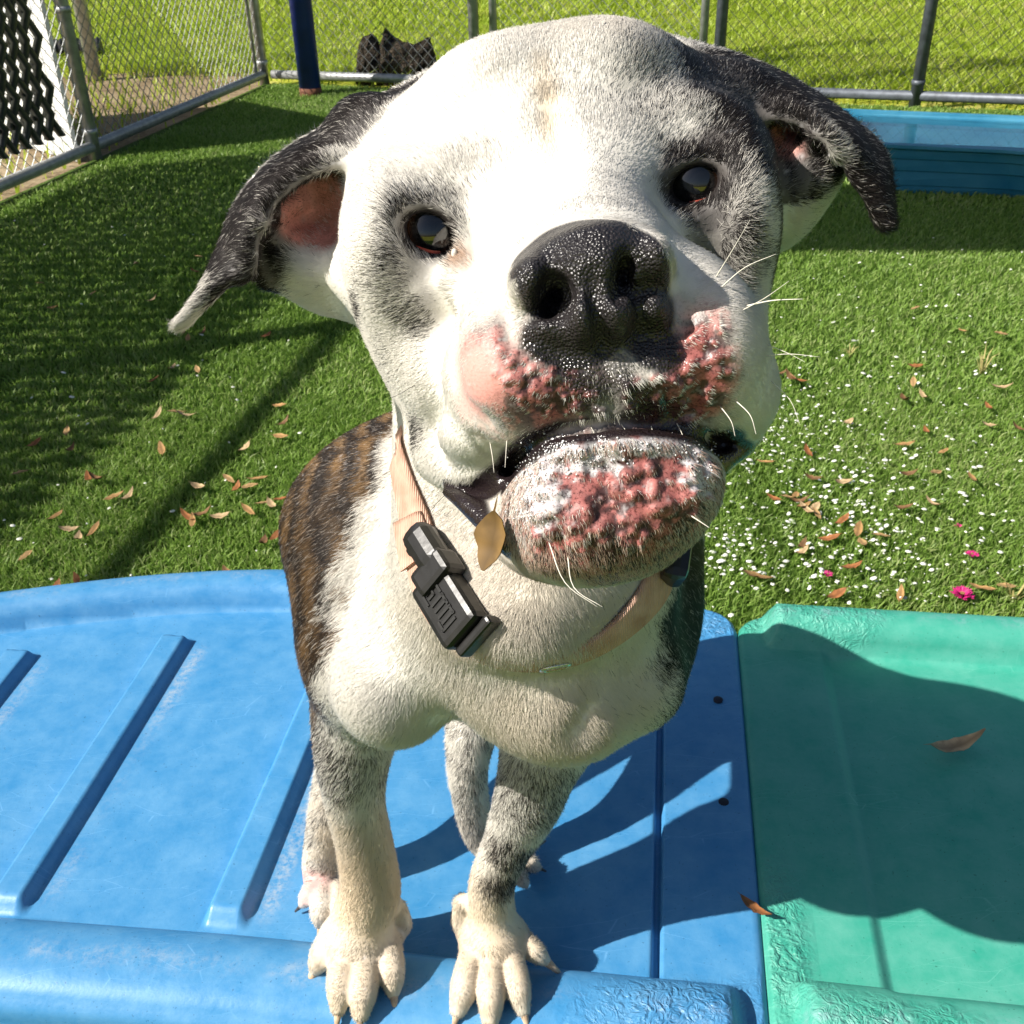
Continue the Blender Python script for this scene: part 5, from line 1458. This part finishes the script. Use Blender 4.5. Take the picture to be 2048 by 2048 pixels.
def leaf_mat(name, col):
    m, nt, b, L = new_mat(name)
    tc = nd(nt, 'ShaderNodeTexCoord')
    n1 = nd(nt, 'ShaderNodeTexNoise', Scale=120.0, Detail=6.0); L.new(tc.outputs['Object'], n1.inputs['Vector'])
    sp = nd(nt, 'ShaderNodeSeparateXYZ'); L.new(tc.outputs['Object'], sp.inputs[0])
    ab = nd(nt, 'ShaderNodeMath', operation='ABSOLUTE'); L.new(sp.outputs[1], ab.inputs[0])
    rb = ramp(nt, ab.outputs[0], [(.0, (1, 1, 1)), (.0012, (0, 0, 0))])
    r = ramp(nt, n1.outputs[0], [(.30, tuple(c * .55 for c in col)), (.5, col), (.75, tuple(min(1, c * 1.3) for c in col))])
    c2 = mixc(nt, rb.outputs[0], r.outputs[0], tuple(c * .6 for c in col))
    L.new(c2, b.inputs['Base Color']); b.inputs['Roughness'].default_value = .65; b.inputs['Specular IOR Level'].default_value = .25
    return m
LM = [leaf_mat('leaf_tan', (.42, .27, .12)), leaf_mat('leaf_ochre', (.40, .235, .095)), leaf_mat('leaf_rust', (.33, .135, .05)), leaf_mat('leaf_pale', (.50, .36, .20)), leaf_mat('leaf_brown', (.20, .11, .05))]
LMESH = []
for i in range(15):
    me_ = leaf_mesh('leaf_blade', .036 + .004 * (i % 4), .0125 + .0022 * (i % 3), .18 + .18 * (i % 5), i)
    me_.materials.append(LM[i % 5]); LMESH.append(me_)
LEAVES = []
def put_leaf(px, py, i, label, scale=1.0, z=.024, rz=None, tilt=.25, group=None):
    p = on_z(px, py, z)
    o = put('leaf', LMESH[i % 15], None, tuple(p))
    rg = random.Random(int(px * 7 + py))
    o.rotation_euler = (rg.uniform(-tilt, tilt), rg.uniform(-tilt, tilt), rg.uniform(0, 6.28) if rz is None else rz)
    o.scale = (scale,) * 3
    LEAVES.append((o, px, py, i % 5, label, group))
    return tag(o, label, 'leaf', group)
GL, GR = 'dry leaves on the turf beside the blue post side', 'dry leaves among the white petals'
left = [(90, 1240), (400, 1265), (440, 1268), (250, 1440), (315, 1500), (425, 1502), (355, 1538), (115, 1620), (350, 1725), (365, 1765), (255, 1760), (80, 1825), (735, 1133), (715, 982), (803, 963),
        (845, 980), (305, 1050), (155, 1112), (318, 1137), (1272, 935), (1290, 1015), (1278, 1075), (1115, 1130), (1040, 1268), (1075, 1312), (1135, 1300), (850, 1440), (920, 1430), (875, 1460),
        (1003, 1440), (1130, 1412), (1235, 1390), (1200, 1378), (1280, 1360), (1195, 1560), (1250, 1530), (1030, 1695), (240, 490), (690, 457), (185, 378), (780, 767), (897, 770), (695, 822), (835, 605),
        (855, 628), (925, 603), (1040, 400), (620, 290), (905, 257), (885, 325), (420, 425), (1210, 618), (150, 1815), (640, 1740), (905, 1305), (1170, 1268)]
for i, (x, y) in enumerate(left):
    put_leaf(x * .44, 400 + y * .44, i * 7 + i // 5, 'dry curled leaf lying on the turf left of the dog', 1.0 if y > 900 else .9, group=GL)
put_leaf(522 * .44, 400 + 1348 * .44, 1, 'left leaf of the touching pair of broad tan leaves on the turf', 1.05, rz=.5)
put_leaf(578 * .44, 400 + 1355 * .44, 3, 'right leaf of the touching pair, pale and upright on the turf', 1.15, rz=1.35)
right = [(1035, 395), (1325, 185), (1030, 490), (975, 595), (1090, 575), (640, 730), (1105, 778), (1205, 905), (1165, 1025), (1000, 1035), (960, 1240), (1150, 1215), (605, 1315), (700, 1370),
         (840, 1400), (725, 1440), (365, 1465), (370, 1500), (570, 1755), (955, 1750), (1440, 1715), (1580, 1700), (1650, 765), (1470, 745), (1475, 635), (400, 905), (155, 965), (295, 1175), (350, 1200),
         (400, 1250), (440, 1240), (200, 1180), (330, 1165), (1040, 50), (240, 440), (300, 460), (210, 410), (350, 480), (380, 1225), (455, 1270), (1550, 200), (430, 1060), (610, 1085), (530, 1420), (1380, 1060), (980, 860)]
for i, (x, y) in enumerate(right):
    put_leaf(1480 + x * .3365, 600 + y * .3365, i * 4 + 2 + i // 5, 'dry leaf on the turf right of the dog among white petals', .95, group=GR)
put_leaf(1480 + 100 * .3365, 600 + 1645 * .3365, 1, 'long orange leaf on the turf just above the gap between platforms', 1.45, rz=-.05)
put_leaf(1480 + 665 * .3365, 600 + 1590 * .3365, 2, 'bright orange leaf beside the magenta flower on the turf', 1.0, rz=.3)
put_leaf(1480 + 1550 * .3365, 600 + 522 * .3365, 3, 'pale pinkish leaf lying flat on the far right turf', 1.1, rz=-.1)
lg = put_leaf(K(1802), K(1410), 3, 'pale tan leaf lying on the green platform at the shadow edge', 1.18, z=PLZ + .004, rz=.28, tilt=.08)
lo = put_leaf(K(1423), K(1716), 2, 'small curled brown leaf caught in the gap between platforms', .62, z=PLZ + .008, rz=-.7, tilt=.4)

# give every plain leaf a label of its own: colour, part of the turf and its place in that row
ORD = ['first', 'second', 'third', 'fourth', 'fifth', 'sixth', 'seventh', 'eighth', 'ninth', 'tenth', 'eleventh', 'twelfth']
bins = {}
for o, px, py, ci, lb, g in LEAVES:
    if g is None: continue
    z = ('in the shaded turf far left' if py < 800 else 'on the sunlit turf by the rail shadow' if py < 980 else 'on the turf just behind the blue platform') if px < 800 else \
        ('on the far right turf' if py < 800 else 'among the white petals' if py < 1010 else 'on the turf just behind the green platform')
    bins.setdefault((ci, z), []).append((px, o))
for (ci, z), lst in bins.items():
    cn_ = ['tan', 'ochre', 'rust red', 'pale buff', 'dark brown'][ci]
    lst.sort(key=lambda q: q[0])
    for k, (px, o) in enumerate(lst):
        o['label'] = (f'{ORD[k]} {cn_} leaf from the left {z}' if len(lst) > 1 else f'only {cn_} leaf {z}')

# white petals: too many and too small to count
mat_pet = simple_mat('petal_white', (.80, .80, .72), .6, .12, 200)
def petals():
    pts = []
    rg = np.random.default_rng(5)
    def sc(n, cx, cy, sx, sy):
        for _ in range(n):
            p = on_z(1480 + rg.normal(cx, sx) * .3365, 600 + rg.normal(cy, sy) * .3365, 0); pts.append((p[0], p[1]))
    sc(160, 250, 880, 190, 140); sc(110, 600, 1200, 190, 130); sc(60, 850, 1420, 190, 110); sc(80, 900, 900, 400, 300); sc(180, 400, 1500, 420, 200); sc(90, 600, 500, 500, 260); sc(60, 1300, 1300, 280, 280); sc(40, 150, 430, 200, 80)
    sc(90, -100, 1300, 200, 300); sc(60, 700, 1650, 500, 90); sc(60, -150, 1600, 160, 120)
    for _ in range(150):
        p = on_z(rg.uniform(1250, 2048), 480 + 760 * rg.random() ** 1.3, 0); pts.append((p[0], p[1]))
    for _ in range(70):
        p = on_z(rg.uniform(0, 640), rg.uniform(430, 1180), 0); pts.append((p[0], p[1]))
    V, Fc = [], []
    for (x, y) in pts:
        if not (in_yard(np.array([[x, y]]))[0]) or y < 1.05: continue
        r = .0012 + .0042 * rg.random() ** 1.8; z = rg.uniform(.012, .025); st = rg.uniform(.7, 1.5); a0 = rg.uniform(0, 6.28); tl = rg.uniform(-.5, .5)
        b0 = len(V)
        for rr, zz in ((1.0, 0), (.75, .55), (0, .85)):
            if rr == 0: V.append((x, y, z + r * .45)); continue
            for k in range(6):
                a = a0 + k * math.pi / 3
                V.append((x + r * rr * math.cos(a) * st, y + r * rr * math.sin(a), z + r * zz * .55 + tl * r * rr * math.cos(a)))
        for k in range(6):
            k2 = (k + 1) % 6
            Fc.append((b0 + k, b0 + k2, b0 + 6 + k2, b0 + 6 + k)); Fc.append((b0 + 6 + k, b0 + 6 + k2, b0 + 12))
    tag(mesh_obj('white_petals', V, Fc, mat_pet, None, None, True), 'tiny white petals scattered thickly over the turf right of the dog', 'petals', kind='stuff')
petals()

# magenta flowers
mat_mag = simple_mat('flower_magenta', (.50, .015, .16), .6, .3, 150)
def flower(px, py, R, label, n=90, seed=1, flat=.55):
    p = on_z(px, py, .022); rg = random.Random(seed)
    f = thing('magenta_flower', tuple(p), label, 'flower', 'magenta flowers on the turf')
    bm = bmesh.new()
    for i in range(n):
        a = rg.uniform(0, 6.283); el = rg.uniform(.05, 1.0)
        d = Vector((math.cos(a) * math.cos(el), math.sin(a) * math.cos(el), math.sin(el) * flat)); s = d.cross(Vector((0, 0, 1))).normalized()
        l = R * rg.uniform(.7, 1.1); w = R * .10
        q = [bm.verts.new(v) for v in (s * w * .3, -s * w * .3, d * l * .8 - s * w, d * l + Vector((0, 0, .001)), d * l * .8 + s * w)]
        bm.faces.new(q)
    bm_obj('petals', bm, mat_mag, f)
    bm = bmesh.new(); tube(bm, [(0, 0, -.004), (0, 0, R * .2)], [R * .12, R * .2], 8); bm_obj('calyx', bm, LM[1], f)
flower(K(1815), K(1122), .021, 'large frilly magenta flower on the turf above the green platform', 130, 1)
flower(K(1834), K(1046), .013, 'small magenta flower with dark shadow above the larger one', 60, 2, .35)
flower(K(1562), K(1084), .010, 'small magenta blossom on the turf nearest the dog chest', 50, 3)
flower(K(1808), K(992), .008, 'tiny faded pink blossom farthest up the turf', 30, 4)

# dry tufts of grass
mat_straw = simple_mat('straw', (.42, .36, .14), .7, .3, 90)
def tuft(px, py, n, h, label, seed):
    p = on_z(px, py, .0); rg = random.Random(seed)
    t = thing('dry_grass_tuft', tuple(p), label, 'grass tuft', 'dry grass tufts in the turf')
    for i in range(n):
        a = rg.uniform(0, 6.283); ln = h * rg.uniform(.6, 1.1); out = rg.uniform(.3, .95); w = .0016
        d = Vector((math.cos(a), math.sin(a), 0)); s = Vector((-d.y, d.x, 0)) * w
        V = [-s, s, d * ln * out * .5 + Vector((0, 0, ln * .6)) + s * .8, d * ln * out * .5 + Vector((0, 0, ln * .6)) - s * .8, d * ln * out + Vector((0, 0, ln * .75))]
        mesh_obj('blade', V, [(0, 1, 2, 3), (3, 2, 4)], mat_straw, t)
tuft(1480 + 1430 * .3365, 600 + 445 * .3365, 16, .075, 'dry straw tuft standing in the far right turf', 1)
tuft(1480 + 1620 * .3365, 600 + 1800 * .3365, 14, .06, 'dry straw tuft at the right edge above the green platform', 2)
tuft(1480 + 650 * .3365, 600 + 345 * .3365, 10, .04, 'small straw tuft among the petals', 3)
d_ = march(1005, 1075) or .385
lm = leaf_mesh('leaf_blade', 0.0215, .0125, .30, 77); lm.materials.append(leaf_mat('leaf_golden', (.17, .10, .032)))
ol = put('leaf', lm, None, tuple(to_world(pc(985, 1082, min(d_, .395) - .006)[None])[0]))
xa = Vector(tuple(-CU * .95 - CR * .18 + CF * .1)).normalized(); za = Vector(tuple(-CF * .8 - CR * .55 + CU * .2)); za = (za - xa * za.dot(xa)).normalized()
ol.rotation_euler = Matrix((xa, za.cross(xa), za)).transposed().to_euler()
tag(ol, 'golden brown leaf stuck to the wet lip beside the dog chin', 'leaf')
